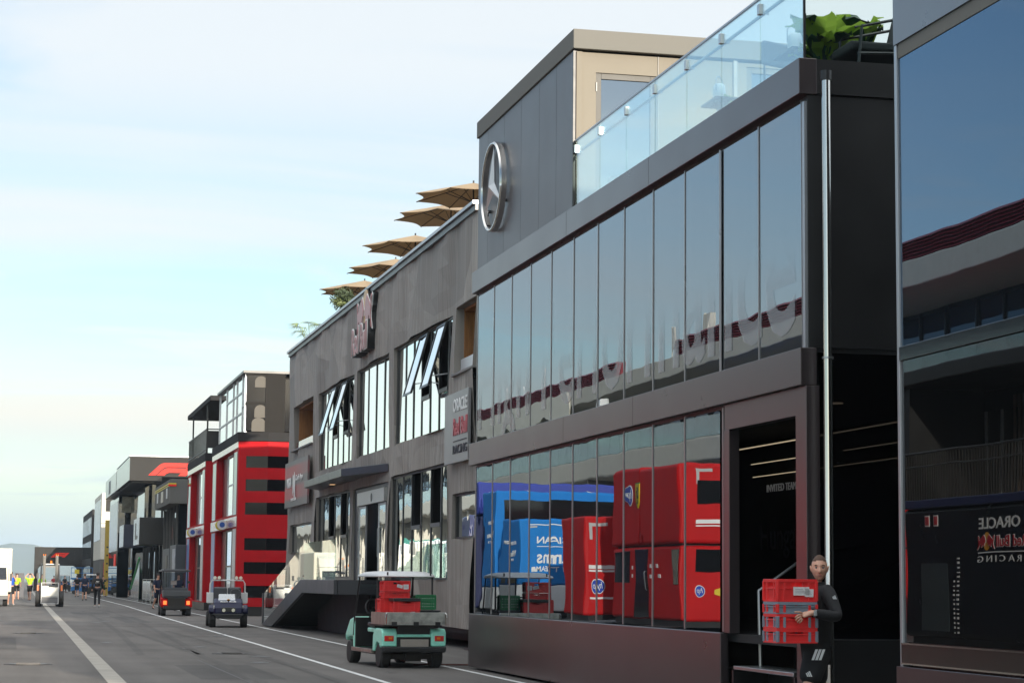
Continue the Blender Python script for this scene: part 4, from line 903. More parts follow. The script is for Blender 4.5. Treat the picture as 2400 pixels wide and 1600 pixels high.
nb, mn = boxthing('navy_topped_unit', 'glass fronted unit with a navy roof box beyond the chevron logo building', 'building', 8.62, 22, 180.5, 196, 0, 8.45, BGL, 'glass_wall')
b = mn(); b.box(8.2, 20, 176.4, 196.3, 8.6, 10.22); b.build('roof_box', NAVB, nb, bevel=.02)
b = mn(); b.box(8.17, 8.2, 176.5, 196.2, 8.65, 10.18); b.build('roof_box_side', PALE, nb); b = mn(); b.box(8.15, 8.17, 186.5, 189.5, 8.8, 9.9); b.build('side_mark', NAVB, nb)
b = mn(); b.box(8.58, 8.62, 181.2, 195.6, 3.85, 8.0); b.build('front_panel', PALE, nb)
b = mn(); b.box(8.59, 8.62, 183, 186, 2.6, 3.6); b.build('red_sign', F1R, nb)
b = mn(); b.box(8.9, 13, 180.3, 180.45, 7.0, 8.3); b.build('terrace_void', mat('lit terrace back', (.34, .31, .22), .6, var=.5, vs=2), nb)
for (y, x) in ((176.6, 8.4), (186, 8.5)):
    pass
sp_, ms = boxthing('grey_unit', 'light grey box unit on dark legs with a yellow and red stripe', 'building', 8.8, 16, 124, 137, 5.85, 7.25, GR1, 'wall')
b = ms(); b.box(8.77, 8.8, 124.4, 136.8, 6.86, 6.92); b.box(8.77, 8.8, 124.4, 136.8, 6.98, 7.04); b.build('stripe', mat('sign yellow', (.65, .5, .03)), sp_); b = ms(); b.box(8.7, 9.15, 123.96, 124.0, 6.84, 6.94); b.build('flag_mark', F1R, sp_); b = ms(); b.box(8.7, 9.15, 123.96, 124.0, 6.95, 7.02); b.build('flag_mark', mat('sign yellow', (.65, .5, .03)), sp_)
b = ms(); b.box(8.76, 8.80, 129.5, 131, 6.1, 6.75); b.build('wall_plate', CREAM, sp_); b = ms(); b.box(8.76, 8.80, 126, 126.6, 6.2, 6.8); b.build('wall_plate', WHITE, sp_); b = ms(); b.box(8.76, 8.80, 134, 134.6, 6.2, 6.8); b.build('wall_plate', WHITE, sp_)
b = ms(); b.box(9.4, 16, 125, 138, 0, 5.83); b.build('dark_ground_floor', BGL, sp_)
for k in range(5): b = ms(); b.box(9.3, 9.42, 125.5 + k * 2.6, 125.7 + k * 2.6, 0, 5.8); b.build('column', GR1, sp_)
b = ms(); b.box(9.36, 9.40, 126, 127.4, 3.2, 5.4); b.build('bright_window', GLASSW, sp_); b = ms(); b.box(9.36, 9.4, 128.6, 129.2, 3.9, 4.6); b.build('red_sign', F1R, sp_)
bb, mbb = boxthing('black_unit', 'black box unit with a pale lettered end hung over a dark glass front', 'building', 8.0, 15, 139, 145.3, 3.72, 5.46, BLACK, 'box')
b = mbb(); b.box(7.97, 8.0, 139.1, 145.2, 3.74, 5.44); pe = b.build('pale_end', PALE, bb)
text('L', 'lettering', BLACKM, pe, (7.965, 143.4, 4.1), (0, -1, 0), (0, 0, 1), height=1.05, width=2.6, depth=.01, bold=.04, worldorg=(8, 139, 0))
b = mbb(); b.box(9.2, 15, 139.2, 155, 0, 3.7); b.box(9.8, 15, 146, 156, 3.7, 8.4); b.build('glass_front', BGL, bb)
for k in range(6): b = mbb(); b.box(9.1, 9.2, 139.6 + k * 2.7, 139.9 + k * 2.7, 0, 3.7); b.build('column', GR2, bb)
for ya_, yb_ in ((141, 142), (146.6, 148)): b = mbb(); b.box(9.14, 9.19, ya_, yb_, .6, 3.3); b.build('bright_window', GLASSW, bb)
nv, mnv = boxthing('navy_unit', 'navy blue box unit projecting behind the black lettered unit', 'building', 8.2, 14, 162.5, 168.6, 3.88, 5.58, NAVB, 'box')
b = mnv(); b.box(8.17, 8.2, 162.6, 168.5, 3.92, 5.54); b.build('pale_end', PALE, nv); b = mnv(); b.box(8.9, 14, 163, 168, 0, 3.86); b.build('support', BGL, nv)
lg, mlg = boxthing('low_grey_unit', 'low slate grey unit with bright printed ends beside the farther red tower', 'building', 8.85, 15, 119, 123.4, 0, 3.42, mat('slate unit', (.06, .07, .08), .5, var=.06), 'wall')
b = mlg(); b.box(8.82, 8.85, 119.2, 121.2, .3, 3.2); b.build('printed_panel', mat('printed panel', (.30, .33, .38), .4, var=.5, vs=2), lg)
lg2, mlg2 = boxthing('low_grey_unit', 'second low slate grey unit farther on, with a doorway', 'building', 8.9, 15, 124.6, 125.0 + 5, 0, 3.3, mat('slate unit', (.06, .07, .08)), 'wall')
b = mlg2(); b.box(8.87, 8.9, 126, 127.4, .05, 2.9); b.build('door', BLACK, lg2)
hs, mh = boxthing('cream_building', 'cream panelled building with a red doorway and round white emblem beyond the yellow post', 'building', 8.5, 20, 212, 230, 3.4, 9.85, CREAM, 'upper_wall')
b = mh(); b.box(8.52, 20, 212.05, 230, 0, 5.2); b.build('lower_wall', GR1, hs)
b = mh(); b.box(8.9, 10.6, 211.95, 212.05, 8.05, 9.5); b.build('terrace_opening', GR2, hs)
b = mh(); b.box(8.47, 8.5, 213, 229, 5.3, 9.3); b.build('side_panel', PALE, hs)
b = mh(); b.box(8.46, 10.6, 211.98, 212.04, 6.88, 6.92); b.build('panel_joint', GR1, hs)
b = mh(); b.box(8.85, 10.8, 211.9, 212.0, .2, 3.1); rdp = b.build('red_doorway', mat('flat red', (.50, .025, .02), .5, var=.05), hs)
b = mh(); nn_ = 24
for k in range(nn_):
    a0, a1 = 2 * math.pi * k / nn_, 2 * math.pi * (k + 1) / nn_; c = (9.75, 211.88, 1.55)
    b.face(*[(c[0] + r_ * math.cos(a), c[1], c[2] + r_ * math.sin(a)) for r_, a in ((.52, a0), (.62, a0), (.62, a1), (.52, a1))])
b.face((9.1, 211.87, 1.5), (10.3, 211.87, 1.5), (10.3, 211.87, 1.62), (9.1, 211.87, 1.62)); b.face((9.5, 211.87, 1.1), (9.62, 211.87, 1.1), (9.9, 211.87, 2.0), (9.78, 211.87, 2.0)); b.build('round_emblem', WHITE, rdp, recalc=False)
bk, mk = boxthing('black_end_building', 'dark many windowed building closing the row before the gate', 'building', 8.5, 20, 236, 266, 0, 9.0, GR2, 'wall')
for i in range(7):
    for j in range(3): b = mk(); b.box(8.46, 8.5, 237.5 + i * 4.0, 240 + i * 4.0, 1.2 + j * 2.6, 3.0 + j * 2.6); b.build('window', GLASSW, bk)
yp = thing('yellow_post', 'tall yellow post with black bolts standing before the cream building', 'post', (8.45, 201, 0))
b = MB(); b.box(0, .55, 0, .5, 0, 6.9); b.build('shaft', mat('ochre yellow', (.48, .33, .05), .5, var=.08), yp, bevel=.01)
b = MB()
for k in range(6): b.box(.16, .32, -.02, 0, .6 + k * .75, .75 + k * .75)
b.build('bolts', BLACKM, yp)
# small fence rails and stairs before the dark units
rl = thing('metal_railing', 'steel railing and sloping stair rails before the dark glass units', 'railing', (8.7, 119, 0))
rlo = (8.7, 119, 0); b = MB(rlo)
for k in range(4): b.tube([(8.35, 131.5, .25 + k * .26), (8.35, 124.5, 1.0 + k * .26)], .022, 5)
for y in (131.5, 128, 124.5): b.tube([(8.35, y, 0), (8.35, y, 1.1 + (131.5 - y) * .10)], .022, 5)
b.build('stair_rail', STEEL, rl, smooth=True)
b = MB(rlo)
for y in (132, 136, 140, 144): b.tube([(8.6, y, 0), (8.6, y, 1.5)], .022, 5)
b.tube([(8.6, 132, 1.5), (8.6, 144, 1.5)], .025, 5); b.build('top_rail', STEEL, rl, smooth=True)
b = MB(rlo); b.box(8.59, 8.605, 132, 144, .15, 1.4); b.build('glass_infill', CLEAR, rl)
gb2 = thing('green_edged_screen', 'dark sloping glass screen with a bright green edge before the units', 'screen', (8.7, 150, 0))
b = MB((8.7, 150, 0)); b.prism([(150, 0), (160, 0), (160, .8), (150, 2.95)], (8.7, 0, 0), (0, 1, 0), (0, 0, 1), .05); b.build('screen', mat('dark green glass', (.006, .03, .02), .1, var=0, coat=.5), gb2)
b = MB((8.7, 150, 0)); b.tube([(8.67, 150, 2.98), (8.67, 160, .83)], .05, 6); b.build('green_edge', mat('vivid green', (.05, .62, .16), .4, var=0), gb2)
# gate across the far end
gt = thing('gate_arch', 'dark grey gate across the far end of the lane with a red chevron logo', 'gate', (3.5, 270, 0))
go = (3.5, 270, 0); b = MB(go)
gl_, gr_ = 2.9, 8.75
b.box(gl_, gr_, 270, 272, 3.1, 5.35); b.build('header', GR2, gt, bevel=.03)
for x0, x1, sg_ in ((gl_, 3.35, 1), (8.1, gr_, -1)):
    b = MB(go); b.box(x0, x1, 270.02, 271.98, 0, 3.1)
    xa = x1 if sg_ > 0 else x0; b.prism([(xa, 3.1), (xa, 2.6), (xa + sg_ * .14, 2.92), (xa + sg_ * .5, 3.1)], (0, 271.9, 0), (1, 0, 0), (0, 0, 1), 1.8); b.build('pier', GR2, gt)
b = MB(go)
for x in (4.0, 5.9, 7.75): b.box(x, x + .02, 269.985, 270, 3.1, 5.35)
b.box(gl_, gr_, 269.98, 269.995, 3.5, 3.52); b.build('panel_joint', BLACKM, gt)
f1logo(gt, go, (4.85, 269.97, 4.1), .62)
b = MB(go)
for x in (3.5, 4.9, 6.7, 8.1): b.box(x, x + .06, 270.5, 270.6, 5.35, 5.42)
b.build('roof_light', STEEL, gt)
gw = thing('end_wall', 'low dark wall running from the gate to the last building', 'wall', (8.9, 268, 0))
b = MB(); b.box(0, .4, 0, 16, 0, 3.3); b.build('panel', mat('end wall grey', (.10, .10, .10), .6), gw)
# ================================================================ parked race transporters (left side, seen in the mirror glass)
BLUE = mat('bright blue paint', (.008, .18, .52), .55, var=.07, spec=.2); NAVT = mat('deep navy paint', (.008, .013, .07), .4, var=.06, coat=.2); VIOL = mat('violet blue paint', (.03, .05, .32), .6, var=.05)
BLKG = mat('gloss black glazing', (.008, .008, .009), .06, var=0, coat=.6); RVINYL = mat('race red paint', (.46, .006, .007), .55, var=.10, vs=.8, spec=.18); REFL = mat('reflective marking', (.42, .41, .40), .4, var=.05)
DARKB = mat('midnight paint', (.004, .0045, .007), .25, var=.05, spec=.25); SLAT = mat('timber slats', (.20, .135, .09), .6, var=.25, vs=4); HPB = mat('logo blue', (.015, .06, .40), .35, var=0)
EX = -4.8
def wheels_row(root, wo, ys, xs, r=.5):
    for x in xs:
        for y in ys:
            b = MB(wo); b.lathe([(r * .5, -.14), (r * .95, -.14), (r, -.09), (r, .09), (r * .95, .14), (r * .5, .14)], (x, y, r), 'y', 20); w_ = b.build('wheel', TYRE, root, smooth=40)
            b = MB(wo); b.cyl((x, y - .13, r), (x, y + .13, r), r * .5, r * .5, 14); b.build('rim', STEEL, w_)
def transporter(name, label, y0, y1, z1, m, z0=.35, length=13.2, mlow=None, zlow=None, grp='race transporters parked with their ends to the lane', x1=EX, wheels=True):
    wo = (x1, y0, 0); t = thing(name, label, 'truck', wo, group=grp); b = MB(wo); b.box(x1 - length, x1, y0, y1, zlow or z0, z1); b.build('body', m, t, bevel=.10, seg=3)
    if mlow: b = MB(wo); b.box(x1 - length, x1 - .01, y0 + .01, y1 - .01, z0, zlow); b.build('lower_body', mlow, t, bevel=.04)
    b = MB(wo); b.box(x1 - length + .2, x1 - .15, y0 + .12, y1 - .12, .16, z0 + .01); b.build('chassis', BLACKM, t)
    if wheels: wheels_row(t, wo, (y0 + .17, y1 - .17), (x1 - 2.6, x1 - 3.8, x1 - 11.5))
    return t, (lambda: MB(wo)), wo
def hp(parent, wo, c, ex, r):
    ex = Vector(ex); c = Vector(c); n_ = ex.cross(Vector((0, 0, 1)))
    b = MB(wo); b.cyl(c, c + n_ * .02, r, r, 22); b.build('round_logo', SW, parent); b = MB(wo); b.cyl(c + n_ * .021, c + n_ * .03, r * .88, r * .88, 22); b.build('round_logo', HPB, parent)
    text('hp', 'lettering', SW, parent, c + n_ * .031 - Vector((0, 0, r * .55)), ex, (0, 0, 1), height=r * 1.15, depth=.006, align='C', shear=.25, worldorg=wo)
def bracket(parent, wo, x, y, z, s):
    b = MB(wo); b.box(x - s, x, y - .004, y, z - .10 * s * 2, z); b.box(x - .16 * s * 2, x, y - .004, y, z - s, z - .10 * s * 2); b.build('marking', REFL, parent)
t, m_, wo = transporter('race_transporter', 'low red race transporter with white stripes between the blue one and the tall red one', 77.0, 80.3, 4.0, RVINYL)
b = m_(); b.box(-8.4, -4.95, 76.985, 77.0, 2.06, 2.20); b.box(-8.4, -4.95, 76.985, 77.0, 1.95, 2.02); b.box(-8.4, -4.95, 76.985, 77.0, .93, 1.0); b.build('stripe', SW, t)
hp(t, wo, (-5.35, 77.0, 1.40), (1, 0, 0), .28); bracket(t, wo, -5.0, 77.0, 3.75, .6)
b = m_(); b.box(-4.82, -4.79, 78.6, 78.63, .4, 3.9); b.build('door_seam', REDD, t)
t, m_, wo = transporter('race_transporter', 'tall two deck red race transporter with round blue and yellow shield emblems', 65.4, 73.2, 2.74, RVINYL)
b = m_(); b.box(-17, -4.72, 65.32, 69.3, 2.80, 5.38); b.build('upper_deck', RVINYL, t, bevel=.12, seg=3); b = m_(); b.box(-17, -4.76, 69.34, 73.3, 2.80, 5.46); b.build('upper_deck', RVINYL, t, bevel=.12, seg=3)
b = m_(); b.box(-16.8, -5.0, 65.6, 73.0, 2.7, 2.84); b.build('deck_gap', BLACKM, t)
for (a, c, z0, z1, nm) in ((70.9, 72.9, 1.55, 2.62, 'end_window'), (65.55, 66.5, 1.5, 2.62, 'end_window'), (68.85, 70.0, .40, 2.66, 'door')):
    b = m_(); b.box(-4.80, -4.785, a, c, z0, z1); d = b.build(nm, BLKG, t, bevel=.004)
    if nm == 'door': b = m_(); b.tube([(-4.77, 69.1, 1.3), (-4.74, 69.1, 1.35), (-4.74, 69.1, 1.9), (-4.77, 69.1, 1.95)], .02, 6); b.build('handle', STEEL, d)
for (z0, z1) in ((4.07, 4.82), (1.93, 2.62)): b = m_(); b.box(-9.5, -5.25, (65.30 if z0 > 3 else 65.385), (65.32 if z0 > 3 else 65.4), z0, z1); b.build('side_window', BLKG, t)
b = m_(); b.box(-7.5, -5.2, 65.30, 65.32, 3.42, 3.55); b.box(-7.5, -5.2, 65.30, 65.32, 3.33, 3.37); b.build('stripe', SW, t)
hp(t, wo, (-4.74, 70.85, 4.54), (0, 1, 0), .36); hp(t, wo, (-5.4, 65.4, 1.32), (1, 0, 0), .2); bracket(t, wo, -5.2, 65.32, 5.2, .5)
sh = [(-.30, .38), (.30, .38), (.31, .05), (.22, -.25), (0, -.46), (-.22, -.25), (-.31, .05)]
b = m_(); b.prism(sh, (-4.74, 69.45, 4.52), (0, 1, 0), (0, 0, 1), .05); q = b.build('shield', mat('shield yellow', (.62, .47, .01), .4, var=0), t)
hr = [(-.12, -.30), (-.02, -.16), (-.08, -.02), (-.02, .06), (-.10, .12), (-.06, .18), (.02, .14), (.02, .24), (-.03, .27), (.06, .31), (.14, .26), (.15, .18), (.11, .12), (.13, .0), (.18, -.08), (.12, -.10), (.08, -.04), (.05, -.14), (.08, -.26), (.03, -.30), (.03, -.18), (-.05, -.30)]
b = m_(); b.prism([(-x, y) for x, y in hr][::-1], (-4.685, 69.45, 4.50), (0, 1, 0), (0, 0, 1), .01); b.build('rearing_horse', BLACKM, q)
b = m_(); b.box(-4.74, -4.69, 69.15, 69.75, 4.905, 4.94); b.build('shield_band', mat('logo green', (.01, .25, .06), .4, var=0), q)
b = m_(); b.prism([(.17 * math.cos(k * .5236) * (1 if k % 2 else .9), .15 * math.sin(k * .5236) * (1 if k % 2 else .9)) for k in range(12)], (-6.05, 65.385, 1.30), (1, 0, 0), (0, 0, 1), .01); b.build('scallop_logo', mat('sign yellow', (.65, .5, .03)), t)
for i, (y, z) in enumerate(((70.4, 2.0), (70.4, 1.72), (68.3, 2.05), (67.7, 2.05), (68.3, 1.72), (67.6, 1.72))): b = m_(); b.box(-4.8, -4.79, y, y + .16, z, z + .12); b.build('small_logo', SW, t)
t, m_, wo = transporter('race_transporter', 'bright blue race transporter with a white skirt and white lettering', 87.6, 90.5, 4.2, BLUE, mlow=WHITE, zlow=1.42)
for s_, hgt, z in (('ATLASSIAN', .29, 3.16), ('Williams', .58, 2.30), ('F1 TEAM', .2, 1.98)): text(s_, 'lettering', SW, t, (-5.5, 87.6, z), (1, 0, 0), (0, 0, 1), height=hgt, width=3.6 if s_ != 'F1 TEAM' else 1.5, depth=.01, align='R', bold=.02, worldorg=wo)
b = m_(); b.box(-9.1, -5.5, 87.585, 87.6, 3.02, 3.05); b.box(-12, -5.15, 87.585, 87.6, 3.94, 3.98); b.build('stripe', SW, t); bracket(t, wo, -5.15, 87.6, 3.9, .35)
for s_, hgt, z in (('ATLASSIAN', .16, 3.1), ('Williams', .24, 2.62), ('F1 TEAM', .1, 2.44)): text(s_, 'lettering', SW, t, (EX, 89.05, z), (0, 1, 0), (0, 0, 1), height=hgt, width=1.5 if hgt > .12 else .6, depth=.01, align='C', bold=.02, worldorg=wo)
b = m_(); b.box(-4.8, -4.785, 88.2, 89.9, 1.5, 1.95); b.build('vent_grille', mat('brass grille', (.16, .13, .07), .4, .5), t)
t, m_, wo = transporter('race_transporter', 'tall bright blue race transporter with a long dark window band', 92.0, 95.2, 5.55, BLUE, mlow=WHITE, zlow=1.3)
b = m_(); b.box(-17.5, -5.3, 91.98, 92.0, 4.05, 5.15); b.build('window_band', BLKG, t)
for s_, hgt, z in (('ATLASSIAN', .16, 4.1), ('Williams', .26, 3.5), ('F1 TEAM', .1, 3.25)): text(s_, 'lettering', SW, t, (EX, 93.4, z), (0, 1, 0), (0, 0, 1), height=hgt, width=1.5 if hgt > .12 else .6, depth=.01, align='C', bold=.02, worldorg=wo)
t, m_, wo = transporter('race_transporter', 'violet blue race transporter with white streaks, taller than its blue neighbours', 97.5, 100.6, 4.6, NAVT)
b = m_(); b.box(-17.8, -5.2, 97.3, 100.7, 4.65, 6.15); b.build('upper_deck', VIOL, t, bevel=.1)
for k in range(4): b = m_(); x = -7.5 - k * 1.6; b.prism([(0, 0), (1.2, .12), (1.9, .42), (.5, .3)], (x, 97.3, 5.3 + .1 * (k % 2)), (1, 0, 0), (0, 0, 1), .01); b.build('streak', SW, t)
for i, (ya, z1, mm_, lab) in enumerate(((117.2, 5.2, NAVT, 'deep navy race transporter standing next beyond the violet one'), (121.6, 4.3, NAVT, 'lower deep navy race transporter next to the white one of the far group'), (128, 4.0, WHITE, 'plain white race transporter nearest the far end'), (134, 4.1, CREAM, 'plain cream race transporter beyond the white one'), (141, 4.0, WHITE, 'white race transporter with a teal roof, last of the row'))):
    t, m_, wo = transporter('race_transporter', lab, ya, ya + 2.8, z1, mm_)
    if i == 4: b = m_(); b.box(-17, -5, 141.1, 143.7, 4.0, 4.3); b.build('roof_cover', mat('teal cover', (.01, .16, .13), .4), t)
    if i < 2: text('Racing Bulls', 'lettering', SW, t, (-5.4, ya, 2.3), (1, 0, 0), (0, 0, 1), height=.5, width=3.2, depth=.01, align='R', worldorg=wo)
# dark double deck unit facing the annex
t, m_, wo = transporter('race_transporter', 'midnight blue two deck transporter with timber slatted balcony and white and red lettering', 38.0, 49.7, 3.32, DARKB, wheels=False)
b = m_(); b.box(-17, -4.7, 38.0, 49.75, 3.32, 3.52); b.build('balcony_floor', NAVT, t, bevel=.02)
b = m_(); b.box(-17, -6.6, 38, 49.4, 3.52, 6.2); b.build('upper_room', BLACK, t)
b = m_(); b.box(-6.6, -4.8, 49.3, 49.7, 3.52, 6.2); b.build('end_screen', BLACK, t)
b = m_()
for k in range(46):
    y = 38.1 + k * .245
    if (k // 8) % 2 == 0: b.box(-6.6, -6.55, y, y + .12, 3.52, 6.0)
b.build('slats', SLAT, t)
for ya in (40.4, 44.2, 47.6):
    b = m_(); b.box(-6.6, -6.56, ya, ya + 1.5, 3.55, 5.7); d = b.build('glass_door', BLKG, t); b = m_(); b.box(-6.56, -6.52, ya + .7, ya + .78, 3.55, 5.7); b.box(-6.56, -6.52, ya + 1.5, ya + 1.56, 3.55, 5.7); b.build('door_frame', ALU, d)
b = m_(); b.box(-17, -4.5, 37.8, 49.9, 6.2, 6.55); b.build('roof_canopy', BLACKM, t, bevel=.03)
b = m_(); b.tube([(-4.76, 38, 4.62), (-4.76, 49.6, 4.62)], .03, 6); b.tube([(-4.76, 38, 4.3), (-4.76, 49.6, 4.3)], .02, 6)
k = 38.0
while k < 49.6: b.box(-4.775, -4.745, k, k + .025, 3.52, 4.6); k += .14
b.build('railing', mat('dark steel', (.06, .055, .05)), t)
text('ORACLE', 'lettering', SW, t, (EX, 43.55, 2.78), (0, 1, 0), (0, 0, 1), width=2.12, height=.25, depth=.008, bold=.015, worldorg=wo)
text('Red Bull', 'lettering', SW, t, (EX, 43.2, 2.36), (0, 1, 0), (0, 0, 1), width=1.5, height=.27, depth=.006, bold=.05, worldorg=wo)
text('Red Bull', 'lettering', mat('print red', (.45, .01, .02), .4, var=0), t, (EX + .008, 43.22, 2.375), (0, 1, 0), (0, 0, 1), width=1.46, height=.24, depth=.006, bold=.01, worldorg=wo)
b = m_(); b.box(-4.8, -4.79, 43.3, 45.64, 2.25, 2.275); b.build('rule', SW, t)
text('R A C I N G', 'lettering', SW, t, (EX, 43.5, 2.05), (0, 1, 0), (0, 0, 1), width=2.15, height=.14, depth=.008, worldorg=wo)
def bulls2(*a, **k): bulls(*a, **k)
b = m_(); b.box(-4.8, -4.79, 47.7, 47.95, 2.9, 3.15); b.box(-4.8, -4.79, 48.2, 48.45, 2.9, 3.15); b.build('number_plate', SW, t); b = m_(); b.box(-4.79, -4.782, 47.73, 47.92, 2.93, 3.12); b.box(-4.79, -4.782, 48.23, 48.42, 2.93, 3.12); b.build('number_plate', mat('print red', (.45, .01, .02)), t)
rl_ = random.Random(9); b = m_()
for k in range(17):
    z = 2.15 - k * .105; w0 = rl_.uniform(.05, .09); b.box(-4.8, -4.79, 46.72 - w0, 46.72 + w0 * .6, z, z + rl_.uniform(.02, .055))
    if k > 4: b.box(-4.8, -4.79, 46.88, 46.88 + w0, z, z + rl_.uniform(.02, .05))
b.build('sponsor_column', SW, t)
b = m_(); b.box(-4.8, -4.792, 47.2, 48.7, .5, 2.05); b.build('double_door', mat('grey glass door', (.045, .055, .058), .15, var=.1), t)
bulls((EX, 44.80, 2.36), (0, 1, 0), (0, 0, .58), .70, t, .006, mat('print red', (.45, .01, .02)), mat('amber', (.65, .28, .02), .4, var=0), SW, wo)

t.location = (EX, 38.0 * .923 - 1.8, .1155); t.scale = (1, .923, .923)

# ================================================================ pit building
po = (-18, 40, 0); PB = thing('pit_building', 'long pale pit building with a red louvred roof edge and a glazed balcony', 'building', po)
PALEC = mat('pale concrete', (.47, .44, .37), .6, var=.07); LOUV = mat('red louvre', (.20, .012, .022), .4, .2, var=.06)
def mp_(): return MB(po)
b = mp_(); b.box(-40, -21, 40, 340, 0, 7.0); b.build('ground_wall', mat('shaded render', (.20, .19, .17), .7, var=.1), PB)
for k in range(24):
    b = mp_(); b.box(-21, -20.96, 44 + k * 12, 52 + k * 12, .1, 4.6); b.build('garage_door', mat('garage door grey', (.08, .08, .085), .5), PB)
b = mp_(); b.box(-40, -18, 40, 340, 7.75, 9.0); b.build('balcony_slab', PALEC, PB, bevel=.12, seg=3)
b = mp_(); b.box(-18.06, -18.03, 40, 340, 9.0, 10.05); b.build('balustrade', clear_glass('pit balcony glass', (.70, .86, .86), 1.5, .15), PB)
b = mp_(); b.box(-40, -21.5, 40, 340, 9.0, 12.6); b.build('inner_room', BLACK, PB)
b = mp_(); b.face((-21.4, 40, 10.9), (-21.4, 340, 10.9), (-21.4, 340, 12.4), (-21.4, 40, 12.4)); b.build('window', mirror_glass('pit window glass', 1.9, (.6, .72, .9)), PB, recalc=False)
b = mp_()
for k in range(120): b.box(-21.45, -21.3, 40 + k * 2.5, 40.1 + k * 2.5, 9.0, 12.5)
b.box(-21.42, -21.32, 40, 340, 11.2, 11.3); b.build('glazing_bars', BLACKM, PB)
b = mp_(); b.box(-40, -18, 40, 340, 12.6, 13.56); b.build('parapet', PALEC, PB, bevel=.05)
b = mp_()
for (a, c) in ((40, 109), (120.5, 340)):
    for k in range(7): b.hexa([(-18.7, a, 13.57 + k * .135), (-18.30, a, 13.57 + k * .135), (-18.30, c, 13.57 + k * .135), (-18.7, c, 13.57 + k * .135), (-18.7, a, 13.69 + k * .135), (-18.42, a, 13.69 + k * .135), (-18.42, c, 13.69 + k * .135), (-18.7, c, 13.69 + k * .135)])
    b.box(-18.9, -18.7, a, c, 13.57, 14.5)
b.build('louvre_band', LOUV, PB)
b = mp_(); poly = [(130, 13.5), (130, 12.5)]
for k in range(7):
    y0 = 131 + k * 9.0
    poly += [(y0, 11.0), (y0 + 1.5, 10.4)] + [(y0 + 1.5 + 7.4 * (t / 8), 10.4 + 1.9 * math.sin(math.pi * t / 8) ** .7) for t in range(1, 9)]
poly += [(200, 12.5), (200, 13.5)]
b.prism(poly, (-17.97, 0, 0), (0, 1, 0), (0, 0, 1), .12); b.build('arched_fascia', mat('bright cladding', (.62, .58, .48), .5, var=.05), PB)
for (y, z, r_) in ((139, 15.9, .04), (145, 15.2, .03), (149, 15.4, .03), (84, 15.4, .03), (79, 15.1, .03)): b = mp_(); b.cyl((-18.6, y, 13.5), (-18.6, y, z), r_, r_, 6); b.cyl((-18.6, y, z - .25), (-18.6, y, z), r_ * 2.5, r_ * 2.5, 8); b.build('antenna', WHITE, PB)
for (y, z0, z1) in ((109.6, 14.1, 15.3), (103.2, 14.5, 15.3)): b = mp_(); b.box(-18.7, -18.5, y, y + .8, z0, z1); b.cyl((-18.6, y + .9, 13.5), (-18.6, y + .9, z1 + .1), .05); b.build('aerial_panel', CREAM, PB)
for y in (77.0, 121.0): b = mp_(); b.box(-18.1, -17.5, y, y + 1.0, 11.9, 12.35); b.build('loudspeaker', WHITE, PB, bevel=.05)
b = mp_()
for k in range(14): b.box(-22, -18.4, 46 + k * 20, 46.6 + k * 20, 0, 7.75)
b.build('pier', PALEC, PB)
# ================================================================ vehicles
def wheel(parent, c, r, wd, rimm, side=1):
    """axis along x, at local c"""
    b = MB(); h = wd / 2; b.lathe([(r * .55, -h), (r * .90, -h), (r, -h * .72), (r, h * .72), (r * .90, h), (r * .55, h)], (0, 0, 0), 'x', 28); w_ = b.build('wheel', TYRE, parent, smooth=35, loc=c)
    b = MB(); b.lathe([(.02, -h * .55), (r * .2, -h * .8), (r * .42, -h * .5), (r * .56, -h * .95), (r * .56, h * .95), (r * .42, h * .5), (r * .2, h * .8), (.02, h * .55)], (0, 0, 0), 'x', 24); b.build('rim', rimm, w_, smooth=35)
    b = MB()
    for k in range(26):
        a = 2 * math.pi * k / 26; c_, s_ = math.cos(a) * r, math.sin(a) * r; t = Vector((0, -math.sin(a), math.cos(a))) * .012
        for sx in (-1, 1):
            p0 = Vector((sx * h * .12, c_, s_)) ; p1 = Vector((sx * h * .70, c_ * 1.0, s_ * 1.0)) + t * 2.2; o = Vector((0, math.cos(a), math.sin(a))) * .008
            b.hexa([p0 - t, p1 - t, p1 + t, p0 + t, p0 - t + o, p1 - t + o, p1 + t + o, p0 + t + o])
    b.build('tread', TYRE, w_)
    return w_
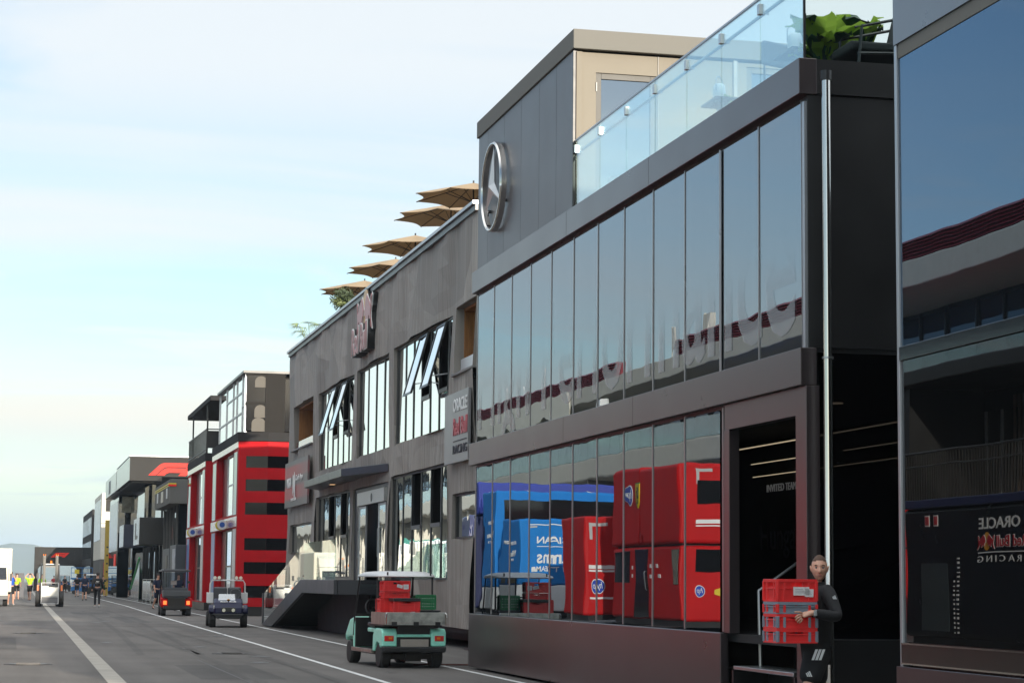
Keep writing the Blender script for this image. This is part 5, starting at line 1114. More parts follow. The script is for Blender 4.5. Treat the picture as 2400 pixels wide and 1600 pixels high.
def crate(root_name, label, loc, rz, w, d, h, m, lid=False, sc=1, group=None, labels=(), mend=None, holes=True, vents=False):
    t = thing(root_name, label, 'crate', loc, rz, group); t.scale = (sc, sc, sc); b = MB(); hw, hd = w / 2, d / 2; th = .012
    b.box(-hw, hw, -hd, hd, 0, .012); i = .012
    hh = [(-.12 * w / .4 * .5 - .0, .12 * w / .4 * .5, h * .68, h * .86)] if holes else []
    for (P, L_) in ((lambda s, q, dd: (s, -hd + i + dd, q), hw), (lambda s, q, dd: (s, hd - i - dd, q), hw)): wall_grid(b, P, -L_ + i, L_ - i, .012, h - .02, hh, th)
    for (P, L_) in ((lambda s, q, dd: (-hw + i + dd, s, q), hd), (lambda s, q, dd: (hw - i - dd, s, q), hd)): wall_grid(b, P, -L_ + i, L_ - i, .012, h - .02, [(-L_ * .35, L_ * .35, h * .68, h * .86)] if holes else [], th)
    b.build('wall', m, t, recalc=False)
    b = MB()
    for (x0, x1, y0, y1) in ((-hw, hw, -hd, -hd + .022), (-hw, hw, hd - .022, hd), (-hw, -hw + .022, -hd + .022, hd - .022), (hw - .022, hw, -hd + .022, hd - .022)): b.box(x0, x1, y0, y1, h - .028, h); b.box(x0 + .002, x1 - .002, y0 + .002, y1 - .002, h * .56, h * .56 + .010); b.box(x0 + .003, x1 - .003, y0 + .003, y1 - .003, .0, .018)
    b.m = 1
    for sx in (-1, 1):
        for k in (.98, .62): b.box(sx * hw * k - .012, sx * hw * k + .012, -hd + .001, -hd + .02, .01, h - .02); b.box(sx * hw * k - .012, sx * hw * k + .012, hd - .02, hd - .001, .01, h - .02)
        for k in (.97, .5, -.5, -.97): b.box(sx * hw - (.02 if sx > 0 else -.001), sx * hw - (.001 if sx > 0 else -.02), hd * k - .012, hd * k + .012, .01, h - .02)
    b.build('rim', [m, mend or m], t, bevel=.002)
    if lid: b = MB(); b.box(-hw - .012, hw + .012, -hd - .012, hd + .012, h, h + .03); b.box(-hw - .014, hw + .014, -hd - .014, hd + .014, h - .03, h); b.build('lid', BLACKM, t, bevel=.006)
    if vents:
        b = MB()
        for r_ in range(4):
            for c_ in range(8): b.box(-hw * .8 + c_ * hw * .22, -hw * .8 + c_ * hw * .22 + .012, -hd + i - .003, -hd + i, h * .2 + r_ * h * .18, h * .2 + r_ * h * .18 + .012)
        b.build('vents', WHITE, t)
    for (x, z, ww, hgt, rot) in labels:
        b = MB(); ex = Vector((math.cos(rot), 0, math.sin(rot))); ey = Vector((-math.sin(rot), 0, math.cos(rot))); b.prism([(-ww / 2, -hgt / 2), (ww / 2, -hgt / 2), (ww / 2, hgt / 2), (-ww / 2, hgt / 2)], (x, -hd + .006, z), ex, ey, .008)
        pl = b.build('paper_label', PAPER, t); b = MB()
        for k in range(3): b.prism([(-ww * .4, hgt * (.2 - k * .2)), (ww * (.1 + .1 * k), hgt * (.2 - k * .2)), (ww * (.1 + .1 * k), hgt * (.25 - k * .2)), (-ww * .4, hgt * (.25 - k * .2))], (x, -hd - .0025, z), ex, ey, .001)
        b.build('print', mat('grey print', (.35, .35, .36), .7, var=0), pl)
    return t

# ---- mint cargo cart, seen from behind (local: rear to -y)
CT = thing('cargo_cart', 'mint green electric cargo cart with a white roof and galvanised bed stacked with crates', 'cart', (6.93, 37.55, 0), R(4.5), 'electric carts in the lane')
CT.scale = (.94, .94, .94)
RH = .225
for x, y in ((-.50, 0), (.50, 0), (-.48, 2.45), (.48, 2.45)): wheel(CT, (x, y, RH), RH, .20, STEEL if y < 1 else ALU)
def cb(): return MB()
def fender(sx):
    b = MB(); prof = [(-.36, .40), (-.36, .66), (-.30, .73), (.10, .735), (.28, .70), (.36, .58), (.38, .30), (.27, .30)] + [(.25 * math.cos(a), RH + .25 * math.sin(a)) for a in [R(q) for q in (20, 45, 70, 95, 120, 145)]] + [(-.25, .40)]
    x0, x1 = (sx * .62, sx * .33) if sx < 0 else (.33, .62)
    b.prism(prof, (x1 if sx < 0 else x1, 0, 0), (0, 1, 0), (0, 0, 1), -.29 if sx > 0 else -.29); return b.build('rear_fender', MINT, CT, bevel=.025, seg=3)
for sx in (-1, 1):
    f_ = fender(sx); b = cb(); xc = sx * .485; b.box(xc - .09, xc + .09, -.372, -.355, .50, .60); l_ = b.build('tail_lamp', LENSR, CT, bevel=.008); b = cb(); b.box(xc - .02 * sx - .03, xc - .02 * sx + .04, -.376, -.372, .535, .575); b.build('indicator', AMBER, l_)
b = cb(); b.box(-.33, .33, -.34, .3, .60, .625); b.box(-.33, .33, -.345, -.30, .575, .60); b.build('rear_deck', MINT, CT, bevel=.01)
b = cb(); b.box(-.32, .32, -.30, -.27, .62, .80); b.box(-.32, .32, -.33, -.30, .40, .57); b.build('rear_panel', BLACKM, CT)
b = cb(); b.box(-.27, .27, -.40, -.375, .385, .535); b.build('number_plate_panel', mat('beige steel', (.36, .32, .28), .45, .3, var=.1), CT, bevel=.004)
b = cb(); b.hexa([(-.60, -.42, .29), (.60, -.42, .29), (.60, -.30, .29), (-.60, -.30, .29), (-.62, -.44, .40), (.62, -.44, .40), (.62, -.28, .40), (-.62, -.28, .40)]); b.build('rear_bumper', mat('black rubber', (.022, .022, .023), .6, var=.1), CT, bevel=.03, seg=3)
b = cb(); b.box(-.40, .40, -.15, .25, .16, .26); b.cyl((-.42, 0, RH), (.42, 0, RH), .05); b.box(-.12, .18, -.2, .2, .12, .32); b.box(-.3, .3, .3, 2.6, .20, .28); b.build('underbody', mat('grimy metal', (.03, .027, .025), .6, .4, var=.3), CT)
b = cb(); b.box(-.57, .57, .36, 2.05, .27, .32); b.build('floor', BLACKM, CT)
for sx in (-1, 1): b = cb(); b.box(sx * .60 - .03, sx * .60 + .03, .42, 2.05, .255, .33); b.build('sill', mat('worn aluminium', (.32, .29, .26), .4, .7, var=.3, vs=8), CT, bevel=.006)
b = cb(); b.box(-.57, .57, .38, .98, .645, .725); b.hexa([(-.42, .48, .33), (.42, .48, .33), (.42, .72, .33), (-.42, .72, .33), (-.48, .42, .645), (.48, .42, .645), (.48, .86, .645), (-.48, .86, .645)]); b.build('seat_base', MINT, CT, bevel=.02, seg=3)
b = cb(); b.box(-.57, .57, .40, 1.02, .735, .83); b.build('seat', mat('black vinyl', (.018, .017, .017), .5, var=.1), CT, bevel=.04, seg=3)
b = cb(); b.prism([(2.05, .30), (2.2, .30), (2.25, .52), (2.75, .50), (2.86, .42), (2.86, .58), (2.50, .86), (2.12, .92), (2.05, .70)], (.56, 0, 0), (0, 1, 0), (0, 0, 1), -1.12); b.build('front_cowl', MINT, CT, bevel=.04, seg=3)
b = cb(); b.box(-.555, .555, 2.02, 2.06, .33, .90); b.build('dash_panel', BLACKM, CT, bevel=.01)
for sx in (-1, 1):
    b = cb(); b.tube([(sx * .56, 2.15, .55), (sx * .555, 2.10, .95), (sx * .54, 1.78, 1.70)], .016, 8); b.build('roof_post', BLACKM, CT, smooth=True); b = cb(); b.tube([(sx * .54, .35, .80), (sx * .54, .38, 1.70)], .018, 8); b.build('roof_post', BLACKM, CT, smooth=True)
b = cb(); b.tube([(-.54, .36, 1.32), (.54, .36, 1.32)], .015, 6); b.tube([(.15, .36, 1.0), (.15, .36, 1.72)], .018, 6); b.build('roof_brace', BLACKM, CT)
b = cb(); b.face((-.53, 2.09, .95), (.53, 2.09, .95), (.51, 1.80, 1.68), (-.51, 1.80, 1.68)); b.build('windscreen', clear_glass('tinted screen', (.42, .44, .46), 1.45, .02), CT, recalc=False)
b = cb(); b.box(-.55, .55, 2.05, 2.10, .92, .97); b.build('dashboard', mat('grimy metal', (.03, .03, .03)), CT); b = cb(); b.tube([(-.27 + .16 * math.cos(q * .449), 1.72 + .05 * math.sin(q * .449), 1.10 + .16 * math.sin(q * .449)) for q in range(14)], .016, 6, True); b.tube([(-.27, 1.73, 1.1), (-.27, 2.1, .85)], .018, 6); b.build('steering_wheel', BLACKM, CT, smooth=True)
b = cb(); rings = []
for (sx_, y0, y1, z) in ((.60, .10, 2.02, 1.685), (.615, .06, 2.06, 1.70), (.60, .10, 2.02, 1.735), (.47, .24, 1.88, 1.785), (.30, .45, 1.65, 1.80)):
    n = []; cy_ = (y0 + y1) / 2; hy = (y1 - y0) / 2
    for k in range(40):
        a = 2 * math.pi * k / 40; c_, s_ = math.cos(a), math.sin(a); e = 5.0; q = (abs(c_) ** e + abs(s_) ** e) ** (-1 / e); n.append(b.V((sx_ * c_ * q, cy_ + hy * s_ * q, z)))
    rings.append(n)
for A, Bq in zip(rings, rings[1:]):
    for k in range(40): b.F([A[k], A[(k + 1) % 40], Bq[(k + 1) % 40], Bq[k]])
b.F(rings[0][::-1]); b.F(rings[-1]); b.build('roof', mat('roof white', (.56, .56, .56), .45, var=.08), CT, smooth=35)
for sx in (-1, 1): b = cb(); b.box(sx * .42 - .012, sx * .42 + .012, .055, .085, 1.72, 1.78); b.build('roof_clip', BLACKM, CT)
# bed
b = cb(); b.box(-.62, .50, -.46, .62, .775, .805); b.box(-.34, .44, -.44, .0, .74, .775); b.build('bed_floor', mat('grimy metal', (.03, .03, .03)), CT)
b = cb(); b.box(-.56, .56, -.48, -.455, .84, 1.035); b.box(-.56, .56, -.475, -.455, .80, .838); tg = b.build('tailgate', GALV, CT, bevel=.004)
for x in (-.42, .0, .42): b = cb(); b.box(x - .05, x + .05, -.495, -.478, .79, .86); b.build('hinge', BLACKM, tg)
for sx in (-1, 1): b = cb(); b.tube([(sx * .56, -.47, 1.03), (sx * .585, -.50, 1.0), (sx * .59, -.50, .94)], .010, 6); b.build('latch', STEEL, tg)
for sx in (-1, 1): b = cb(); b.box(sx * .58 - .012, sx * .58 + .012, -.455, .62, .80, 1.03); b.build('bed_side', mat('weathered sheet', (.34, .29, .25), .5, .5, var=.35, vs=6, stretch=(1, 6, .6)), CT, bevel=.003)
def onbed(x, y, z):
    x *= .94; y *= .94; z *= .94
    a = R(4.5); return (6.93 + x * math.cos(a) - y * math.sin(a), 37.55 + x * math.sin(a) + y * math.cos(a), z)
G1 = 'red and green crates on the cargo cart'
crate('plastic_crate', 'lowest red crate of the front stack on the cart bed, with a paper slip', onbed(-.14, -.16, .83), R(4.5), .50, .36, .22, REDP, sc=.94, group=G1, labels=((.10, .17, .11, .08, .12),))
crate('plastic_crate', 'red crate with a black lid, on top of the front stack on the cart bed', onbed(-.14, -.16, 1.055), R(4.5), .50, .36, .21, REDP, lid=True, sc=.94, group=G1)
crate('plastic_crate', 'lowest red crate of the taller stack behind, against the roof post', onbed(-.30, .25, .81), R(5), .50, .36, .25, REDP, sc=.94, group=G1)
crate('plastic_crate', 'second red crate from the bottom of the taller stack behind', onbed(-.30, .25, 1.065), R(4), .50, .36, .22, REDP, sc=.94, group=G1)
crate('plastic_crate', 'third red crate of the taller stack, above the black lid', onbed(-.24, .22, 1.29), R(4.5), .50, .36, .12, REDP, sc=.94, group=G1)
crate('plastic_crate', 'topmost red crate under the white cart roof, with two paper slips', onbed(-.24, .20, 1.415), R(4.5), .50, .36, .20, REDP, sc=.94, group=G1, labels=((.05, .10, .11, .06, -.25), (.17, .09, .10, .09, .03)))
crate('plastic_crate', 'green slotted crate with white dots on the right of the cart bed', onbed(.32, .12, 1.08), R(1), .38, .30, .28, GREENP, sc=.94, group=G1, vents=True, holes=False)
bx = thing('black_tray', 'flat black tray standing under the green crate on the cart', 'tray', onbed(.30, .1, .82), R(4.5)); bx.scale = (.94, .94, .94)
b = MB(); b.box(-.24, .24, -.22, .22, .0, .22); b.box(-.27, .27, -.24, .24, .22, .25); b.build('tray', BLACKM, bx, bevel=.008)

# ---- navy buggy facing the camera (front to -y)
BG = thing('utility_buggy', 'navy open buggy with a white rear hoop and spotlights, facing the viewpoint', 'cart', (6.88, 69.4, 0), R(-4), 'electric carts in the lane')
for x, y in ((-.50, 0), (.50, 0), (-.56, 1.75), (.56, 1.75)): wheel(BG, (x, y, .24), .24, .22, BLACKM)
b = MB(); b.prism([(-.42, .42), (-.40, .62), (-.22, .80), (.35, .93), (.40, .70), (.40, .40)], (.46, 0, 0), (0, 1, 0), (0, 0, 1), -.92); cw = b.build('front_cowl', NAVY, BG, bevel=.06, seg=4)
for sx in (-1, 1):
    b = MB(); b.prism([(-.34, .50), (-.30, .62), (-.05, .72), (.32, .66), (.34, .50), (.25, .42), (.2, .5), (0, .53), (-.2, .50), (-.27, .42)], (sx * .50 + .12, 0, 0), (0, 1, 0), (0, 0, 1), -.24); b.build('front_fender', NAVY, BG, bevel=.03, seg=3)
    b = MB(); b.hexa([(sx * .28, -.405, .57), (sx * .46, -.36, .58), (sx * .47, -.3, .58), (sx * .28, -.33, .57), (sx * .30, -.36, .66), (sx * .47, -.28, .70), (sx * .47, -.25, .70), (sx * .30, -.3, .66)]); b.build('headlamp', LENSW, BG, bevel=.01)
    b = MB(); b.cyl((sx * .15, -.47, .55), (sx * .15, -.43, .55), .055, .05, 16); b.build('spot_lamp', LENSW, BG, smooth=True)
b = MB(); b.box(-.22, .22, -.425, -.40, .50, .64); b.build('grille', BLACK, BG, bevel=.01)
b = MB(); b.hexa([(-.36, -.50, .28), (.36, -.50, .28), (.36, -.3, .28), (-.36, -.3, .28), (-.50, -.52, .44), (.50, -.52, .44), (.50, -.3, .44), (-.50, -.3, .44)]); b.build('bumper', mat('black rubber', (.02, .02, .02)), BG, bevel=.02)
b = MB(); b.face((-.32, -.02, .86), (.22, -.02, .86), (.20, .22, 1.06), (-.30, .22, 1.06)); b.build('wind_deflector', clear_glass('pale screen', (.70, .74, .80), 1.5, .25), BG, recalc=False)
b = MB(); b.tube([(.24 + .17 * math.cos(q * .449), .50 + .08 * math.sin(q * .449), 1.06 + .15 * math.sin(q * .449)) for q in range(14)], .018, 6, True); b.tube([(.24, .5, 1.06), (.24, .2, .85)], .02, 6); b.build('steering_wheel', BLACKM, BG, smooth=True)
VIN = mat('grey vinyl', (.055, .058, .065), .55, var=.08)
for sx in (-.24, .22):
    b = MB(); b.box(sx - .22, sx + .22, .95, 1.07, .72, 1.28); b.build('backrest', VIN, BG, bevel=.07, seg=4); b = MB(); b.box(sx - .23, sx + .23, .55, 1.0, .62, .74); b.build('seat', VIN, BG, bevel=.05, seg=3)
b = MB(); b.box(-.55, .55, .3, 1.3, .28, .36); b.box(-.5, .5, 1.0, 2.2, .30, .5); b.build('chassis', BLACKM, BG)
b = MB(); b.box(-.66, .66, 1.20, 1.24, .76, 1.10); b.box(-.66, -.63, 1.24, 2.3, .76, 1.10); b.box(.63, .66, 1.24, 2.3, .76, 1.10); b.box(-.63, .63, 1.24, 2.3, .74, .78); b.build('cargo_box', WHITE, BG, bevel=.01)
b = MB(); b.tube([(-.58, 1.22, .8), (-.56, 1.21, 1.40), (-.50, 1.2, 1.50), (.50, 1.2, 1.50), (.56, 1.21, 1.40), (.58, 1.22, .8)], .022, 8); hp_ = b.build('hoop', WHITE, BG, smooth=True)
for x in (-.42, -.28, .28, .42): b = MB(); b.cyl((x, 1.15, 1.58), (x, 1.22, 1.58), .055, .05, 14); b.build('spotlight', LENSW, hp_, smooth=True)
text('Red Bull', 'bonnet_lettering', SW, BG, (-.26, -.25, .80), (1, 0, 0), (0, .75, .25), width=.5, height=.10, depth=.01, bold=.04)
b = MB(); b.cyl((0, -.07, .865), (0, -.06, .885), .05); b.build('bonnet_disc', mat('amber', (.6, .3, .02)), BG)
b = MB(); b.prism([(.30, .36), (.55, .36), (.5, .62), (.36, .62)], (-.575, 0, 0), (0, 1, 0), (0, 0, 1), -.01); b.build('side_print', mat('sign yellow', (.65, .5, .03)), BG)

# ---- dark cart seen from behind
DC = thing('golf_cart', 'black golf cart with red rear fenders and a dark roof beside the red towers', 'cart', (6.82, 90.9, 0), 0, 'electric carts in the lane')
def gcart(root, body, roofm, bedm, lamps=True):
    for x, y in ((-.52, 0), (.52, 0), (-.50, 1.75), (.50, 1.75)):
        b = MB(); b.lathe([(.12, -.1), (.22, -.1), (.24, -.07), (.24, .07), (.22, .1), (.12, .1)], (x, y, .24), 'x', 18); w_ = b.build('wheel', TYRE, root, smooth=40); b = MB(); b.cyl((x - .09, y, .24), (x + .09, y, .24), .125, .125, 12); b.build('rim', ALU, w_)
    for sx in (-1, 1):
        b = MB(); b.prism([(-.40, .36), (-.38, .72), (.2, .76), (.36, .40), (.25, .40), (.15, .5), (-.15, .52), (-.27, .36)], (sx * .5 + .15, 0, 0), (0, 1, 0), (0, 0, 1), -.30); b.build('rear_fender', body, root, bevel=.04, seg=3)
        if lamps: b = MB(); b.box(sx * .48 - .07, sx * .48 + .07, -.42, -.40, .47, .63); b.build('tail_lamp', mat('lit tail lamp', (.6, .06, .02), .3, var=0, emit=(1, .15, .03), es=1.2), root, bevel=.01)
        b = MB(); b.tube([(sx * .52, .6, .75), (sx * .50, .65, 1.85)], .02, 6); b.build('roof_post', BLACKM, root); b = MB(); b.tube([(sx * .52, 2.1, .8), (sx * .50, 1.75, 1.85)], .02, 6); b.build('roof_post', BLACKM, root)
    b = MB(); b.box(-.42, .42, -.36, -.3, .28, .74); b.box(-.5, .5, -.1, 2.2, .24, .34); b.box(-.54, .54, -.44, -.34, .30, .42); b.build('rear_panel', BLACKM, root)
    b = MB(); b.box(-.56, .56, -.55, .35, .80, .84); b.box(-.56, .56, -.56, -.53, .82, 1.05); b.box(-.56, -.53, -.53, .35, .82, 1.05); b.box(.53, .56, -.53, .35, .82, 1.05); b.build('cargo_box', bedm, root, bevel=.015)
    b = MB(); b.box(-.5, .5, .45, .95, .68, .80); b.box(-.5, .5, .42, .52, .80, 1.18); b.build('seat', VIN, root, bevel=.05, seg=3)
    b = MB(); b.prism([(1.6, .3), (2.3, .36), (2.32, .6), (1.95, .9), (1.7, .92)], (.52, 0, 0), (0, 1, 0), (0, 0, 1), -1.04); b.build('front_cowl', body, root, bevel=.05, seg=3)
    b = MB(); b.face((-.5, 2.0, .95), (.5, 2.0, .95), (.48, 1.78, 1.8), (-.48, 1.78, 1.8)); b.build('windscreen', clear_glass('cart screen', (.55, .62, .68), 1.5, .1), root, recalc=False)
    b = MB(); b.box(-.60, .60, .1, 2.1, 1.84, 1.90); b.box(-.52, .52, .2, 2.0, 1.90, 1.94); b.build('roof', roofm, root, bevel=.03, seg=3)
gcart(DC, RED, mat('dark roof', (.045, .045, .05), .4), mat('grey bed', (.06, .065, .07), .5)); b = MB(); b.box(.58, .70, 1.5, 1.52, 1.35, 1.45); b.build('mirror', BLACKM, DC); b = MB(); b.box(-.1, .15, 1.83, 1.84, 1.28, 1.46); b.build('sticker', SW, DC)
FC1 = thing('golf_cart', 'golf cart with white roof and blue seats farther down the lane', 'cart', (7.35, 203.5, 0), 0, 'electric carts in the lane'); gcart(FC1, BLACKM, WHITE, mat('blue bed', (.03, .12, .3), .5), False)
FC2 = dup(FC1, (6.4, 258, 0), 0, 'farthest golf cart with a white roof, close to the gate')

# ---- forklift carrying a white rack
FL = thing('forklift', 'forklift with a tall double mast carrying a white steel rack down the lane', 'forklift', (2.12, 117.8, 0))
GM = mat('mast grey', (.13, .125, .115), .5, .4, var=.15)
for x, r_, y in ((-.60, .42, .0), (.60, .42, .0), (-.5, .3, 1.7), (.5, .3, 1.7)):
    b = MB(); b.lathe([(.2, -.14), (r_ * .92, -.14), (r_, -.1), (r_, .1), (r_ * .92, .14), (.2, .14)], (x, y, r_), 'x', 22); w_ = b.build('wheel', TYRE, FL, smooth=40); b = MB(); b.cyl((x - .12, y, r_), (x + .12, y, r_), r_ * .5, r_ * .5, 14); b.build('rim', mat('orange rim', (.5, .13, .04), .5), w_)
b = MB(); b.box(-.45, .45, .15, 2.1, .35, .95); b.box(-.5, .5, 1.5, 2.2, .5, 1.15); b.build('body', mat('forklift grey', (.10, .10, .105), .5, var=.1), FL, bevel=.05)
for sx in (-1, 1):
    b = MB(); b.box(sx * .33 - .075, sx * .33 + .075, -.14, -.02, .3, 2.72); b.box(sx * .33 - .03, sx * .33 + .03, -.2, -.14, .25, 2.66); b.build('mast', GM, FL, bevel=.01)
    b = MB(); b.tube([(sx * .50, .2, .95), (sx * .46, .35, 2.28), (sx * .46, 1.6, 2.28), (sx * .48, 1.9, 1.1)], .035, 6); b.build('cab_post', STEEL, FL)
    for x in (sx * .33 - .05, sx * .33 + .05): b = MB(); b.cyl((x, -.1, 2.72), (x, -.1, 2.80), .025); b.build('mast_tip', AMBER, FL)
    b = MB(); b.box(sx * .62 - .05, sx * .62 + .05, -.05, .02, .85, 1.15); b.build('marker', mat('orange marker', (.7, .2, .08), .5, emit=(1, .3, .1), es=.15), FL)
b = MB(); b.box(-.46, .46, .3, 1.65, 2.24, 2.30); b.build('cab_roof', mat('steel roof', (.35, .36, .36), .4, .5), FL, bevel=.01)
b = MB(); b.cyl((.04, .5, 2.3), (.04, .5, 2.46), .06, .05, 10); b.build('beacon', AMBER, FL)
for x0, x1, z0, z1 in ((-.25, .25, 2.1, 2.18), (-.25, .25, 1.0, 1.1)): b = MB(); b.box(x0, x1, -.12, -.04, z0, z1); b.build('crossbar', GM, FL)
b = MB(); b.box(-.72, -.60, .12, .16, 1.5, 1.78); b.build('mirror', BLACKM, FL); b = MB(); b.box(-.28, -.22, -.65, -.2, .25, .30); b.box(.22, .28, -.65, -.2, .25, .30); b.build('fork', GM, FL)
RK = thing('steel_rack', 'white steel cabinet rack on castors carried on the forklift forks', 'rack', (2.12, 117.25, .16))
b = MB()
for x in (-.46, .43):
    for y in (-.3, .27): b.box(x, x + .03, y, y + .03, 0, 1.12)
for z in (0, .36, .85, 1.10): b.box(-.43, .43, -.3, -.27, z, z + .025); b.box(-.43, .43, .27, .3, z, z + .025)
b.build('frame', WHITE, RK); b = MB(); b.box(-.42, .42, -.29, .28, .40, .85); b.build('cabinet', mat('galvanised white', (.60, .60, .56), .4, .3, var=.15, vs=5), RK, bevel=.01); b = MB(); b.box(-.42, .42, -.28, .28, .06, .35); b.build('lower_box', mat('grey box', (.16, .16, .165), .5), RK)
b = MB(); b.box(-.40, -.08, -.2, .1, .875, .95); b.build('shelf_box', WHITE, RK)
for x in (-.36, .36): b = MB(); b.cyl((x - .02, -.2, -.05), (x + .02, -.2, -.05), .055); b.build('castor', BLACKM, RK)

# ---- white lorry at the left edge
LR = thing('white_lorry', 'white box lorry parked at the left edge of the lane', 'lorry', (-1.05, 117.8, 0))
b = MB(); b.box(-1.15, 1.16, 1.6, 7.5, .75, 3.10); b.build('box_body', CREAM, LR, bevel=.04)
b = MB(); b.prism([(0, .45), (.02, 1.25), (.12, 1.40), (.40, 2.10), (.6, 2.25), (1.58, 2.25), (1.58, .45)], (1.0, 0, 0), (0, 1, 0), (0, 0, 1), -2.0); b.build('cab', CREAM, LR, bevel=.05, seg=3)
b = MB(); b.prism([(.6, 2.26), (.9, 2.75), (1.58, 2.95), (1.58, 2.26)], (1.0, 0, 0), (0, 1, 0), (0, 0, 1), -2.0); b.build('wind_deflector', CREAM, LR, bevel=.04)
b = MB(); b.hexa([(-.9, .10, 1.42), (.9, .10, 1.42), (.9, .13, 1.42), (-.9, .13, 1.42), (-.86, .36, 2.06), (.86, .36, 2.06), (.86, .40, 2.06), (-.86, .40, 2.06)]); b.build('windscreen', SMOKE, LR)
b = MB(); b.box(1.0, 1.015, .45, 1.35, 1.35, 2.0); b.build('side_window', SMOKE, LR)
for sx in (-1, 1): b = MB(); b.box(sx * .80 - .15, sx * .80 + .15, -.02, .01, .72, .86); b.build('headlamp', LENSW, LR); b = MB(); b.box(sx * 1.12 - .06, sx * 1.12 + .06, .25, .32, 1.35, 1.75); b.build('wing_mirror', BLACKM, LR)
b = MB(); b.box(-1.0, 1.0, -.05, .1, .38, .58); b.build('bumper', mat('grey bumper', (.12, .12, .12), .6), LR)
for x in (-.85, .85):
    for y in (.75, 5.8): b = MB(); b.lathe([(.2, -.12), (.36, -.12), (.38, 0), (.36, .12), (.2, .12)], (x, y, .38), 'x', 18); w_ = b.build('wheel', TYRE, LR, smooth=40); b = MB(); b.cyl((x - .1, y, .38), (x + .1, y, .38), .2, .2, 12); b.build('rim', STEEL, w_)
# ---- scissor lift far away
SC = thing('scissor_lift', 'blue scissor lift with a yellow control box beyond the parked carts', 'lift', (6.9, 215, 0))
BL2 = mat('lift blue', (.02, .16, .42), .5)
b = MB(); b.box(-1.0, 1.0, 0, .9, .3, .7); b.build('base', BL2, SC); b = MB()
for k in range(3): b.tube([(-.9, .1, .7 + k * .25), (.9, .1, .95 + k * .25)], .04, 5); b.tube([(.9, .1, .7 + k * .25), (-.9, .1, .95 + k * .25)], .04, 5)
b.build('scissor_arms', BL2, SC); b = MB(); b.box(-1.05, 1.05, -.05, .95, 1.45, 1.6)
for x in (-1.05, 0, 1.0): b.box(x, x + .05, -.05, 0, 1.6, 2.6)
b.box(-1.05, 1.05, -.05, 0, 2.55, 2.62); b.box(-1.05, 1.05, -.05, 0, 2.05, 2.1); b.build('platform_rail', BL2, SC); b = MB(); b.box(-.7, -.25, -.1, -.05, 2.0, 2.4); b.build('control_box', mat('sign yellow', (.65, .5, .03)), SC)
for x in (-.7, .7): b = MB(); b.cyl((x, -.05, .2), (x, .15, .2), .2, .2, 12); b.build('wheel', TYRE, SC)
nbd = thing('notice_board', 'dark grey free standing board behind the walkers in yellow shirts', 'board', (.72, 168, 0)); b = MB(); b.box(-.36, .36, 0, .06, .1, 1.9); b.build('panel', mat('board grey', (.09, .09, .10), .6), nbd)
for x in (-.3, .3): b = MB(); b.box(x - .05, x + .05, -.2, .25, 0, .1); b.build('foot', BLACKM, nbd)
cbl = thing('power_cable', 'dark red power cable lying on the asphalt under the ribbed building', 'cable', (8.1, 38.3, 0)); b = MB(); b.tube([(-.9, .2, .015), (-.6, .35, .02), (-.35, .1, .015), (-.6, 0, .02), (-.2, .2, .015), (.2, .1, .015), (.9, .5, .015)], .014, 6); b.build('cable', mat('cable red', (.10, .02, .016), .5), cbl, smooth=True)
# ================================================================ people
def skin_mesh(nodes, edges, sub=1):
    me = bpy.data.meshes.new('sk'); me.from_pydata([n[0] for n in nodes], edges, []); o = bpy.data.objects.new('sk', me); COL.objects.link(o)
    o.modifiers.new('s', 'SKIN').use_smooth_shade = True; q = o.modifiers.new('u', 'SUBSURF'); q.levels = sub; q.render_levels = sub
    for i, n in enumerate(nodes):
        r = n[1]; me.skin_vertices[0].data[i].radius = r if isinstance(r, (tuple, list)) else (r, r); me.skin_vertices[0].data[i].use_root = (i == 0)
    dg = bpy.context.evaluated_depsgraph_get(); m2 = bpy.data.meshes.new_from_object(o.evaluated_get(dg)); bpy.data.objects.remove(o); bpy.data.meshes.remove(me); return m2
def skin_obj(name, nodes, edges, m, parent, sub=1):
    me = skin_mesh(nodes, edges, sub); me.name = name; me.materials.clear(); me.materials.append(m)
    for p in me.polygons: p.use_smooth = True; p.material_index = 0
    o = bpy.data.objects.new(name, me); COL.objects.link(o); o.parent = parent; return o
HAIRD = mat('dark hair', (.02, .014, .010), .6, var=.2, vs=30); HAIRB = mat('brown hair', (.10, .055, .03), .6, var=.2, vs=30); SHOE = mat('black shoe', (.02, .02, .02), .6); SHOEW = mat('pale shoe', (.55, .55, .53), .6)
def cloth(name, c): return mat(name, c, .85, var=.14, vs=6, bump=.01, bs=8)
